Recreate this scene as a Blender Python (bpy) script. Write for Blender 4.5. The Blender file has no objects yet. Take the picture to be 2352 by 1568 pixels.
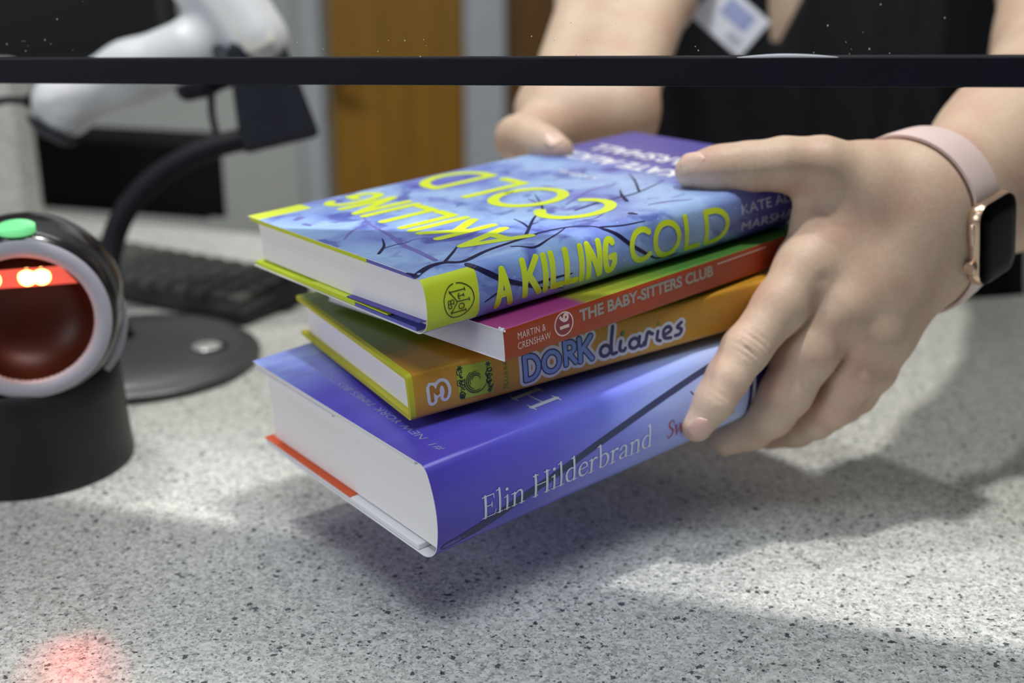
import bpy, bmesh, math, random
import numpy as np
from mathutils import Vector, Matrix
random.seed(4); RNG = np.random.default_rng(7)
SC = bpy.context.scene; COL = SC.collection
R = math.radians

# ------------------------------------------------------------------ camera, world, lights, exposure
PITCH = R(19.0); CAMZ = 0.315; FPX = 2889.0; CX, CY = 1176.0, 784.0
CP, SP = math.cos(PITCH), math.sin(PITCH)
cam = bpy.data.cameras.new('camera'); camo = bpy.data.objects.new('camera', cam); COL.objects.link(camo)
camo.location = (0, 0, CAMZ); camo.rotation_euler = (R(90) - PITCH, 0, 0)
cam.sensor_width = 36.0; cam.lens = FPX / 2352 * 36.0
cam.clip_start = 0.02; cam.clip_end = 50
cam.dof.use_dof = True; cam.dof.focus_distance = 0.562; cam.dof.aperture_fstop = 4.6
SC.camera = camo
SC.view_settings.view_transform = 'Standard'; SC.view_settings.look = 'None'
SC.view_settings.exposure = 0.0; SC.view_settings.gamma = 1.0; SC.view_settings.use_curve_mapping = False
SC.cycles.use_denoising = True
SC.cycles.max_bounces = 8; SC.cycles.transparent_max_bounces = 16; SC.cycles.caustics_reflective = False; SC.cycles.caustics_refractive = False

world = bpy.data.worlds.new('room_light'); SC.world = world; world.use_nodes = True
bg = world.node_tree.nodes['Background']; bg.inputs[0].default_value = (0.82, 0.92, 1.0, 1); bg.inputs[1].default_value = 0.10

def lamp(name, kind, loc, energy, color=(1, 1, 1), target=None, **kw):
    l = bpy.data.lights.new(name, kind); o = bpy.data.objects.new(name, l); COL.objects.link(o)
    o.location = loc; l.energy = energy; l.color = color
    for k, v in kw.items(): setattr(l, k, v)
    if target is not None:
        o.rotation_euler = (Vector(target) - Vector(loc)).to_track_quat('-Z', 'Y').to_euler()
    return o
# a row of recessed downlights just on the staff side of the pane, an added soft fill to the left, a ceiling panel on the public side
lamp('ceiling_downlight', 'SPOT', (0.20, 0.672, 1.95), 94, (1.0, 0.975, 0.93), (0.2, 0.68, 0), spot_size=R(120), spot_blend=0.6, shadow_soft_size=0.06)
lamp('ceiling_downlight', 'SPOT', (-0.62, 0.91, 1.95), 52, (1.0, 0.975, 0.93), (-0.40, 0.85, 0), spot_size=R(120), spot_blend=0.6, shadow_soft_size=0.06)
lamp('overhead_soft_light', 'AREA', (-0.2, 2.05, 1.95), 9, (0.97, 0.98, 1.0), (-0.2, 2.2, 0.0), shape='RECTANGLE', size=1.2, size_y=0.4)  # unseen overhead fill added to brighten the back wall and doors
lamp('left_fill', 'AREA', (-2.1, -0.9, 0.95), 23, (0.92, 0.96, 1.0), (0.0, 0.6, 0.1), shape='RECTANGLE', size=1.6, size_y=1.2)  # unseen area fill added to brighten the left-facing page edges
lamp('overhead_soft_light', 'AREA', (0.1, -0.15, 1.95), 23, (0.88, 0.94, 1.0), (0.1, 0.25, 0.0), shape='RECTANGLE', size=1.2, size_y=0.6)

# ------------------------------------------------------------------ helpers
def c2w(v):
    x, y, z = v
    return Vector((x, z * CP - y * SP, CAMZ - y * CP - z * SP))
def dirw(v):
    x, y, z = v
    return Vector((x, z * CP - y * SP, -y * CP - z * SP))
def P(px, py, z):                       # a point at camera depth z (metres)
    return c2w(((px - CX) / FPX * z, (py - CY) / FPX * z, z))
def G(px, py, h=0.0):                   # a point on the horizontal plane at height h
    d = dirw(((px - CX) / FPX, (py - CY) / FPX, 1.0)); t = (h - CAMZ) / d.z
    return Vector((0, 0, CAMZ)) + d * t
def lin(c):
    out = []
    for v in c[:3]:
        v = v / 255.0
        out.append(v / 12.92 if v <= 0.04045 else ((v + 0.055) / 1.055) ** 2.4)
    return (*out, 1.0)
class NT:
    def __init__(self, name):
        self.m = bpy.data.materials.new(name); self.m.use_nodes = True
        self.t = self.m.node_tree; self.b = self.t.nodes['Principled BSDF']
    def n(self, typ, **kw):
        nd = self.t.nodes.new(typ)
        for k, v in kw.items():
            if k.startswith('i_'): nd.inputs[int(k[2:])].default_value = v
            else: setattr(nd, k, v)
        return nd
    def l(self, a, b): self.t.links.new(a, b)
def ramp(nt, stops, interp='LINEAR'):
    r = nt.n('ShaderNodeValToRGB'); cr = r.color_ramp; cr.interpolation = interp
    while len(cr.elements) < len(stops): cr.elements.new(0.5)
    for e, (p, c) in zip(cr.elements, stops): e.position = p; e.color = c
    return r
def mat(name, col, rough=0.5, metal=0.0, spec=0.5, coat=0.0, vary=0.06, vscale=40.0, bump=0.0, bscale=300.0, emit=None, estr=0.0):
    nt = NT(name); b = nt.b
    c = lin(col)
    b.inputs['Roughness'].default_value = rough; b.inputs['Metallic'].default_value = metal
    b.inputs['Specular IOR Level'].default_value = spec; b.inputs['Coat Weight'].default_value = coat
    tc = nt.n('ShaderNodeTexCoord')
    nz = nt.n('ShaderNodeTexNoise'); nz.inputs['Scale'].default_value = vscale; nz.inputs['Detail'].default_value = 3
    nt.l(tc.outputs['Object'], nz.inputs['Vector'])
    lo = tuple(v * (1 - vary) for v in c[:3]) + (1,); hi = tuple(min(1, v * (1 + vary)) for v in c[:3]) + (1,)
    r = ramp(nt, [(0.3, lo), (0.7, hi)])
    nt.l(nz.outputs['Fac'], r.inputs['Fac']); nt.l(r.outputs['Color'], b.inputs['Base Color'])
    if bump:
        n2 = nt.n('ShaderNodeTexNoise'); n2.inputs['Scale'].default_value = bscale; n2.inputs['Detail'].default_value = 4
        nt.l(tc.outputs['Object'], n2.inputs['Vector'])
        bp = nt.n('ShaderNodeBump'); bp.inputs['Strength'].default_value = bump; bp.inputs['Distance'].default_value = 0.001
        nt.l(n2.outputs['Fac'], bp.inputs['Height']); nt.l(bp.outputs['Normal'], b.inputs['Normal'])
    if emit is not None:
        b.inputs['Emission Color'].default_value = lin(emit); b.inputs['Emission Strength'].default_value = estr
    return nt.m

def tag(o, label=None, cat=None, group=None, kind=None):
    if label: o['label'] = label
    if cat: o['category'] = cat
    if group: o['group'] = group
    if kind: o['kind'] = kind
    return o
def empty(name, loc=(0, 0, 0), mtx=None):
    o = bpy.data.objects.new(name, None); COL.objects.link(o); o.empty_display_size = 0.02
    if mtx is not None: o.matrix_world = mtx
    else: o.location = loc
    return o
def wmat(o):
    m = o.matrix_basis.copy()
    return wmat(o.parent) @ m if o.parent else m
def mesh(name, verts, faces, mats, parent=None, fmat=None, smooth=False, world_space=True, bevel=0.0, uv=None, sharp=None):
    """links ONE mesh object; verts are world-space (or parent-local when world_space is False)"""
    me = bpy.data.meshes.new(name)
    vs = [Vector(v) for v in verts]
    if parent is not None and world_space:
        inv = wmat(parent).inverted(); vs = [inv @ v for v in vs]
    me.from_pydata([tuple(v) for v in vs], [], [tuple(int(i) for i in f) for f in faces])
    if not isinstance(mats, (list, tuple)): mats = [mats]
    for m in mats: me.materials.append(m)
    if fmat is not None: me.polygons.foreach_set('material_index', np.array(fmat, dtype=np.int32))
    if smooth: me.polygons.foreach_set('use_smooth', np.ones(len(me.polygons), dtype=bool))
    if uv is not None:
        ul = me.uv_layers.new(name='UVMap')
        li = np.empty(len(me.loops), dtype=np.int32); me.loops.foreach_get('vertex_index', li)
        ul.data.foreach_set('uv', np.array(uv, dtype=np.float32)[li].ravel())
    me.update()
    o = bpy.data.objects.new(name, me); COL.objects.link(o)
    if parent is not None: o.parent = parent
    if sharp is not None:
        me.set_sharp_from_angle(angle=R(sharp))
    if bevel:
        b = o.modifiers.new('bevel', 'BEVEL'); b.width = bevel; b.segments = 3; b.limit_method = 'ANGLE'; b.angle_limit = R(40)
        me.polygons.foreach_set('use_smooth', np.ones(len(me.polygons), dtype=bool)); me.set_sharp_from_angle(angle=R(50))
    return o
BOXF = [(0, 3, 2, 1), (4, 5, 6, 7), (0, 1, 5, 4), (1, 2, 6, 5), (2, 3, 7, 6), (3, 0, 4, 7)]
def box(lo, hi, M=None):
    x0, y0, z0 = lo; x1, y1, z1 = hi
    v = [Vector(p) for p in ((x0, y0, z0), (x1, y0, z0), (x1, y1, z0), (x0, y1, z0), (x0, y0, z1), (x1, y0, z1), (x1, y1, z1), (x0, y1, z1))]
    return ([M @ p for p in v] if M is not None else v), BOXF
def merge(parts):
    V, F = [], []
    for v, f in parts:
        o = len(V); V += list(v); F += [tuple(i + o for i in q) for q in f]
    return V, F
def frame(origin, x, z):                # matrix with local x, local z ~ z
    x = Vector(x).normalized(); z = Vector(z); z = (z - x * z.dot(x)).normalized(); y = z.cross(x)
    return Matrix(((x.x, y.x, z.x, origin[0]), (x.y, y.y, z.y, origin[1]), (x.z, y.z, z.z, origin[2]), (0, 0, 0, 1)))
def catmull(pts, n=8):
    p = [np.array(q, float) for q in pts]
    if len(p) < 3: 
        return [p[0] + (p[-1] - p[0]) * t for t in np.linspace(0, 1, n + 1)]
    p = [2 * p[0] - p[1]] + p + [2 * p[-1] - p[-2]]; out = []
    for i in range(1, len(p) - 2):
        for t in np.linspace(0, 1, n, endpoint=False):
            a, b, c, d = p[i - 1], p[i], p[i + 1], p[i + 2]
            out.append(0.5 * ((2 * b) + (c - a) * t + (2 * a - 5 * b + 4 * c - d) * t * t + (3 * b - a - 3 * c + d) * t ** 3))
    out.append(p[-2]); return out
def tube(path, radii, seg=16, cap=True):
    path = [Vector(p) for p in path]; n = len(path)
    if not hasattr(radii, '__len__'): radii = [radii] * n
    V, F = [], []; up = None
    for i, p in enumerate(path):
        t = (path[min(i + 1, n - 1)] - path[max(i - 1, 0)]).normalized()
        if up is None: up = t.orthogonal().normalized()
        up = (up - t * up.dot(t)).normalized(); s = t.cross(up)
        for k in range(seg):
            a = 2 * math.pi * k / seg; V.append(p + (up * math.cos(a) + s * math.sin(a)) * radii[i])
    for i in range(n - 1):
        for k in range(seg):
            k2 = (k + 1) % seg; F.append((i * seg + k, i * seg + k2, (i + 1) * seg + k2, (i + 1) * seg + k))
    if cap: F.append(tuple(range(seg))[::-1]); F.append(tuple(range((n - 1) * seg, n * seg)))
    return V, F
def lathe(prof, M, seg=64):             # prof: (radius, height) along local z
    V, F = [], []; n = len(prof)
    for r, h in prof:
        for k in range(seg):
            a = 2 * math.pi * k / seg; V.append(M @ Vector((max(r, 1e-5) * math.cos(a), max(r, 1e-5) * math.sin(a), h)))
    for i in range(n - 1):
        for k in range(seg):
            k2 = (k + 1) % seg; F.append((i * seg + k, i * seg + k2, (i + 1) * seg + k2, (i + 1) * seg + k))
    F.append(tuple(range(seg))[::-1]); F.append(tuple(range((n - 1) * seg, n * seg)))
    return V, F

# ---- signed-distance modelling (bodies, moulded plastic) -> one continuous quad surface
def rc(p, a, b, ra, rb):
    a = np.asarray(a, np.float32); b = np.asarray(b, np.float32); ba = b - a
    pa = p - a; t = np.clip((pa @ ba) / max(float(ba @ ba), 1e-12), 0, 1)
    d = pa - t[:, None] * ba
    return np.sqrt(np.einsum('ij,ij->i', d, d)) - (ra + (rb - ra) * t)
def smin(a, b, k):
    h = np.maximum(k - np.abs(a - b), 0) / k
    return np.minimum(a, b) - h * h * k * 0.25
def sbox(p, M, half, r):
    Mi = np.array(M.inverted(), np.float32); q = p @ Mi[:3, :3].T + Mi[:3, 3]
    q = np.abs(q) - (np.asarray(half, np.float32) - r)
    return np.linalg.norm(np.maximum(q, 0), axis=1) + np.minimum(q.max(axis=1), 0) - r
def ev(f, p, ch=300000):
    return np.concatenate([f(p[i:i + ch]) for i in range(0, len(p), ch)]) if len(p) else np.zeros(0, np.float32)
def surface(f, lo, hi, h, project=2):
    lo = np.asarray(lo, np.float64); hi = np.asarray(hi, np.float64)
    nb = np.ceil((hi - lo) / (h * 8)).astype(int)
    gi = np.stack(np.meshgrid(*[np.arange(k) for k in nb], indexing='ij'), -1).reshape(-1, 3)
    d = ev(f, (lo + (gi + 0.5) * h * 8).astype(np.float32)); gi = gi[np.abs(d) < h * 8 * 1.15 + h]
    sub = np.stack(np.meshgrid(*[np.arange(4)] * 3, indexing='ij'), -1).reshape(-1, 3)
    gs = (gi[:, None] * 4 + sub[None]).reshape(-1, 3)
    d = ev(f, (lo + (gs + 0.5) * h * 2).astype(np.float32)); gs = gs[np.abs(d) < h * 2 * 1.15 + h * 1.2]
    two = np.stack(np.meshgrid(*[np.arange(2)] * 3, indexing='ij'), -1).reshape(-1, 3)
    cells = (gs[:, None] * 2 + two[None]).reshape(-1, 3).astype(np.int64)
    N = (nb * 8 + 4).astype(np.int64)
    key = lambda c: (c[:, 0] * N[1] + c[:, 1]) * N[2] + c[:, 2]
    ck = np.unique(key(cells)); cells = np.stack([ck // (N[1] * N[2]), (ck // N[2]) % N[1], ck % N[2]], 1)
    allc = np.unique(np.concatenate([key(cells + o) for o in two]))
    cor = np.stack([allc // (N[1] * N[2]), (allc // N[2]) % N[1], allc % N[2]], 1)
    val = ev(f, (lo + cor * h).astype(np.float32))
    idx = np.stack([np.searchsorted(allc, key(cells + o)) for o in two], 1); cv = val[idx]
    act = (cv.min(1) < 0) & (cv.max(1) >= 0); cells = cells[act]; cv = cv[act]; ack = key(cells)
    acc = np.zeros((len(cells), 3)); cnt = np.zeros(len(cells))
    for i in range(8):
        for j in range(i + 1, 8):
            if np.abs(two[i] - two[j]).sum() != 1: continue
            a, b = cv[:, i], cv[:, j]; m = (a < 0) != (b < 0); t = np.where(m, a / np.where(m, a - b, 1), 0)
            acc += m[:, None] * (two[i] + t[:, None] * (two[j] - two[i])); cnt += m
    V = lo + (cells + acc / cnt[:, None]) * h
    F = []
    for ax in range(3):
        e = np.zeros(3, np.int64); e[ax] = 1
        nk = key(cor + e); pos = np.clip(np.searchsorted(allc, nk), 0, len(allc) - 1); ok = allc[pos] == nk
        s0 = val < 0; s1 = val[pos] < 0; ch = np.where(ok & (s0 != s1))[0]
        b = np.zeros(3, np.int64); b[(ax + 1) % 3] = 1; c = np.zeros(3, np.int64); c[(ax + 2) % 3] = 1
        q = []
        good = np.ones(len(ch), bool)
        for off in (0 * b, b, b + c, c):
            kk = key(cor[ch] - off); p2 = np.clip(np.searchsorted(ack, kk), 0, len(ack) - 1); good &= ack[p2] == kk; q.append(p2)
        q = np.stack(q, 1)[good]; fl = s0[ch][good]
        q[~fl] = q[~fl][:, ::-1]; F.append(q)
    F = np.concatenate(F)
    for _ in range(project):
        V = V - grad(f, V, h * 0.5) * np.clip(ev(f, V.astype(np.float32)), -h, h)[:, None]
    return V, F
def grad(f, V, e):
    g = np.stack([ev(f, (V + d).astype(np.float32)) - ev(f, (V - d).astype(np.float32)) for d in np.eye(3) * e], 1)
    return g / np.maximum(np.linalg.norm(g, axis=1, keepdims=True), 1e-9)
def mesh_np(name, V, F, m, parent=None, smooth=True):
    V = np.asarray(V, np.float64)
    if parent is not None:
        inv = np.array(wmat(parent).inverted()); V = V @ inv[:3, :3].T + inv[:3, 3]
    me = bpy.data.meshes.new(name); n = len(F)
    me.vertices.add(len(V)); me.vertices.foreach_set('co', V.astype(np.float32).ravel())
    me.loops.add(n * 4); me.loops.foreach_set('vertex_index', np.asarray(F, np.int32).ravel())
    me.polygons.add(n); me.polygons.foreach_set('loop_start', np.arange(0, n * 4, 4, dtype=np.int32))
    me.polygons.foreach_set('use_smooth', np.full(n, smooth))
    me.update(calc_edges=True); me.validate(); me.materials.append(m)
    o = bpy.data.objects.new(name, me); COL.objects.link(o)
    if parent is not None: o.parent = parent
    return o

# ------------------------------------------------------------------ setting: counter, floor, back wall, doors
YAW = R(16.5); EX = Vector((math.cos(YAW), -math.sin(YAW), 0)); EY = Vector((math.sin(YAW), math.cos(YAW), 0))
def CT(a, b, z=0.0): return EX * a + EY * b + Vector((0, 0, z))      # along / across the counter
MCT = Matrix(((EX.x, EY.x, 0, 0), (EX.y, EY.y, 0, 0), (0, 0, 1, 0), (0, 0, 0, 1)))

def counter_material():
    nt = NT('speckled_solid_surface'); tc = nt.n('ShaderNodeTexCoord')
    mp = nt.n('ShaderNodeMapping'); nt.l(tc.outputs['Object'], mp.inputs['Vector'])
    wob = nt.n('ShaderNodeTexNoise'); wob.inputs['Scale'].default_value = 900; wob.inputs['Detail'].default_value = 2
    nt.l(mp.outputs[0], wob.inputs['Vector'])
    add = nt.n('ShaderNodeMixRGB', blend_type='LINEAR_LIGHT'); add.inputs[0].default_value = 0.0011
    nt.l(mp.outputs[0], add.inputs[1]); nt.l(wob.outputs['Color'], add.inputs[2])
    def layer(scale, stops):
        v = nt.n('ShaderNodeTexVoronoi'); v.inputs['Scale'].default_value = scale
        nt.l(add.outputs[0], v.inputs['Vector'])
        sep = nt.n('ShaderNodeSeparateColor'); nt.l(v.outputs['Color'], sep.inputs[0])
        r = ramp(nt, stops, 'CONSTANT'); nt.l(sep.outputs[0], r.inputs['Fac']); return r
    g = lambda v, b=0: (*lin((v, v + 1, v + b))[:3], 1)
    base = layer(560, [(0, g(176, -5)), (0.22, g(191, -5)), (0.50, g(203, -5)), (0.78, g(213, -4))])
    n = nt.n('ShaderNodeTexNoise'); n.inputs['Scale'].default_value = 120; n.inputs['Detail'].default_value = 3; nt.l(mp.outputs[0], n.inputs['Vector'])
    nr = ramp(nt, [(0.35, (0.93, 0.93, 0.93, 1)), (0.65, (1.02, 1.02, 1.02, 1))]); nt.l(n.outputs['Fac'], nr.inputs['Fac'])
    m0 = nt.n('ShaderNodeMixRGB', blend_type='MULTIPLY'); m0.inputs[0].default_value = 1
    nt.l(base.outputs[0], m0.inputs[1]); nt.l(nr.outputs[0], m0.inputs[2])
    prev = m0.outputs[0]
    W = (1, 1, 1, 1)
    for sc, stops in ((820, [(0, (0.16, 0.17, 0.20, 1)), (0.022, (0.62, 0.64, 0.66, 1)), (0.12, W)]),
                      (460, [(0, (0.16, 0.17, 0.19, 1)), (0.014, (0.66, 0.68, 0.70, 1)), (0.06, W)]),
                      (1500, [(0, (0.45, 0.46, 0.49, 1)), (0.07, W)])):
        r = layer(sc, stops); m = nt.n('ShaderNodeMixRGB', blend_type='MULTIPLY'); m.inputs[0].default_value = 1
        nt.l(prev, m.inputs[1]); nt.l(r.outputs[0], m.inputs[2]); prev = m.outputs[0]
    nt.l(prev, nt.b.inputs['Base Color']); nt.b.inputs['Roughness'].default_value = 0.42
    nt.b.inputs['Specular IOR Level'].default_value = 0.35
    return nt.m
M_COUNTER = counter_material()
BACK = 1.183
def prism(pts, z0, z1):
    n = len(pts); V = [Vector((p.x, p.y, z)) for z in (z0, z1) for p in pts]
    return V, [tuple(range(n))[::-1], tuple(range(n, 2 * n))] + [(i, (i + 1) % n, n + (i + 1) % n, n + i) for i in range(n)]
r0, r1 = G(2148, 688), G(2352, 673); rd_ = (r1 - r0).normalized()
outline = [CT(-1.6, 0.28), CT(1.5, 0.28), r1 + rd_ * 0.9, r0 - rd_ * 0.20, r0 - rd_ * 0.20 + EY * 0.12, CT(-1.6, BACK)]
v, f = prism(outline, -0.04, 0.0)
counter = mesh('service_counter', v, f, M_COUNTER, bevel=0.006)
tag(counter, 'grey speckled solid-surface service counter top under the books and scanner', 'counter')
M_LAM = mat('grey_laminate', (150, 152, 148), 0.5)
v, f = box((-1.58, 0.36, -1.05), (1.2, 0.90, -0.04), MCT)
mesh('counter_body', v, f, M_LAM, counter)
v, f = box((-4, -2, -1.12), (4, 3.2, -1.05)); tag(mesh('floor', v, f, mat('floor_carpet', (92, 92, 90), 0.9)), kind='structure')
M_WALL = mat('painted_wall', (168, 171, 165), 0.7, vary=0.02)
v, f = box((-4, 2.62, -1.05), (4, 2.72, 2.0)); tag(mesh('wall_back', v, f, M_WALL), kind='structure')

def wood(name, c1, c2, sx=9.0):
    nt = NT(name); tc = nt.n('ShaderNodeTexCoord'); mp = nt.n('ShaderNodeMapping'); mp.inputs['Scale'].default_value = (sx, sx, 0.8)
    nt.l(tc.outputs['Object'], mp.inputs['Vector'])
    nz = nt.n('ShaderNodeTexNoise'); nz.inputs['Scale'].default_value = 4; nz.inputs['Detail'].default_value = 6; nz.inputs['Distortion'].default_value = 0.6
    nt.l(mp.outputs[0], nz.inputs['Vector']); r = ramp(nt, [(0.3, lin(c1)), (0.7, lin(c2))]); nt.l(nz.outputs['Fac'], r.inputs['Fac'])
    nt.l(r.outputs[0], nt.b.inputs['Base Color']); nt.b.inputs['Roughness'].default_value = 0.4; return nt.m
M_WOOD = wood('golden_oak_veneer', (128, 92, 26), (146, 106, 36)); M_WOOD2 = wood('brown_oak_veneer', (88, 60, 24), (104, 72, 30))
M_FRAME = mat('grey_door_frame', (168, 171, 174), 0.45); M_STEEL = mat('brushed_steel', (150, 150, 150), 0.3, 1.0)
ZW = 2.585
def wx(px): return (px - CX) / FPX * (ZW * CP + 0.24 * SP)
def slab(name, x0, x1, d, m, bev=0.004, z0=-1.05, z1=1.1, parent=None):
    v, f = box((x0, 2.62 - d, z0), (x1, 2.62, z1)); return mesh(name, v, f, m, parent, bevel=bev)
d1 = tag(slab('door_1', wx(752), wx(1062), 0.03, M_WOOD), kind='structure')
v, f = tube([(wx(775), 2.585, 0.0), (wx(775), 2.535, 0.0), (wx(800), 2.53, 0.0), (wx(835), 2.53, 0.0)], 0.009); mesh('door_handle', v, f, M_STEEL, d1, smooth=True)
tag(slab('trim_1', wx(685), wx(738), 0.05, M_FRAME), kind='structure')
tag(slab('trim_2', wx(1066), wx(1160), 0.05, M_FRAME), kind='structure')
d2 = tag(slab('door_2', wx(1166), wx(1500), 0.03, M_WOOD2), kind='structure')

# ------------------------------------------------------------------ sneeze guard: clear pane with black edge trim
GY = 0.548                                # distance of the pane across the counter (from CT origin)
def glass_material():
    nt = NT('clear_acrylic'); t = nt.t; out = t.nodes['Material Output']; t.nodes.remove(nt.b)
    tr = nt.n('ShaderNodeBsdfTransparent'); tr.inputs[0].default_value = (0.97, 0.98, 0.98, 1)
    gl = nt.n('ShaderNodeBsdfGlossy'); gl.inputs['Roughness'].default_value = 0.02
    fr = nt.n('ShaderNodeFresnel'); fr.inputs[0].default_value = 1.32
    mx = nt.n('ShaderNodeMixShader'); nt.l(fr.outputs[0], mx.inputs[0]); nt.l(tr.outputs[0], mx.inputs[1]); nt.l(gl.outputs[0], mx.inputs[2])
    nt.l(mx.outputs[0], out.inputs['Surface']); return nt.m
gb0 = P(-60, 162, 0.655); gb1 = P(2412, 163, 0.502)
guard = empty('sneeze_guard', CT(0, GY, 0))
tag(guard, 'clear acrylic sneeze guard pane with black strip along its bottom edge', 'sneeze guard')
gx = (gb1 - gb0).normalized(); gmid = (gb0 + gb1) / 2; gb0 = gmid - gx * 0.62; gb1 = gmid + gx * 0.60
gn = Vector((gx.y, -gx.x, 0)).normalized(); gz = gx.cross(gn); gz = gz if gz.z > 0 else -gz
Mg = Matrix(((gx.x, gn.x, gz.x, gb0.x), (gx.y, gn.y, gz.y, gb0.y), (gx.z, gn.z, gz.z, gb0.z), (0, 0, 0, 1)))
LG = (gb1 - gb0).length
M_BLACKTRIM = mat('black_plastic_trim', (13, 14, 26), 0.55, spec=0.2, vary=0.1)
v, f = box((0, -0.004, -0.0062), (LG, 0.004, 0.0062), Mg); mesh('edge_trim', v, f, M_BLACKTRIM, guard, bevel=0.0008)
v, f = box((0, -0.0025, 0.0055), (LG, 0.0025, 0.80), Mg); mesh('glass_pane', v, f, glass_material(), guard)
M_DUST = mat('pale_dust', (225, 225, 225), 0.9)
parts = []
for i in range(150):
    u = random.uniform(0.2, 1.0) * LG * 0.95; h = 0.0066 + abs(random.gauss(0, 0.012)); s = random.uniform(0.00006, 0.00021)
    parts.append(box((u - s, 0.0025, h - s), (u + s, 0.0026 + s, h + s * random.uniform(0.8, 2)), Mg))
v, f = merge(parts); d = mesh('dust_specks', v, f, M_DUST, guard); tag(d, kind='stuff')
def on_guard(px, py):
    o = Vector((0, 0, CAMZ)); d = dirw(((px - CX) / FPX, (py - CY) / FPX, 1)); t = (gb0 - o).dot(gn) / d.dot(gn); return Mg.inverted() @ (o + d * t)
path = [on_guard(x, y) for x, y in ((1690, 131), (1740, 128), (1800, 126), (1870, 127), (1930, 130))]
path = [Mg @ Vector((p.x, 0.0035, p.z)) for p in path]
v, f = tube(catmull(path), [0.0002 + 0.0007 * math.sin(math.pi * i / 32) for i in range(33)], 8); mesh('glue_smear', v, f, mat('clear_glue', (205, 205, 210), 0.3), guard, smooth=True)

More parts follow.
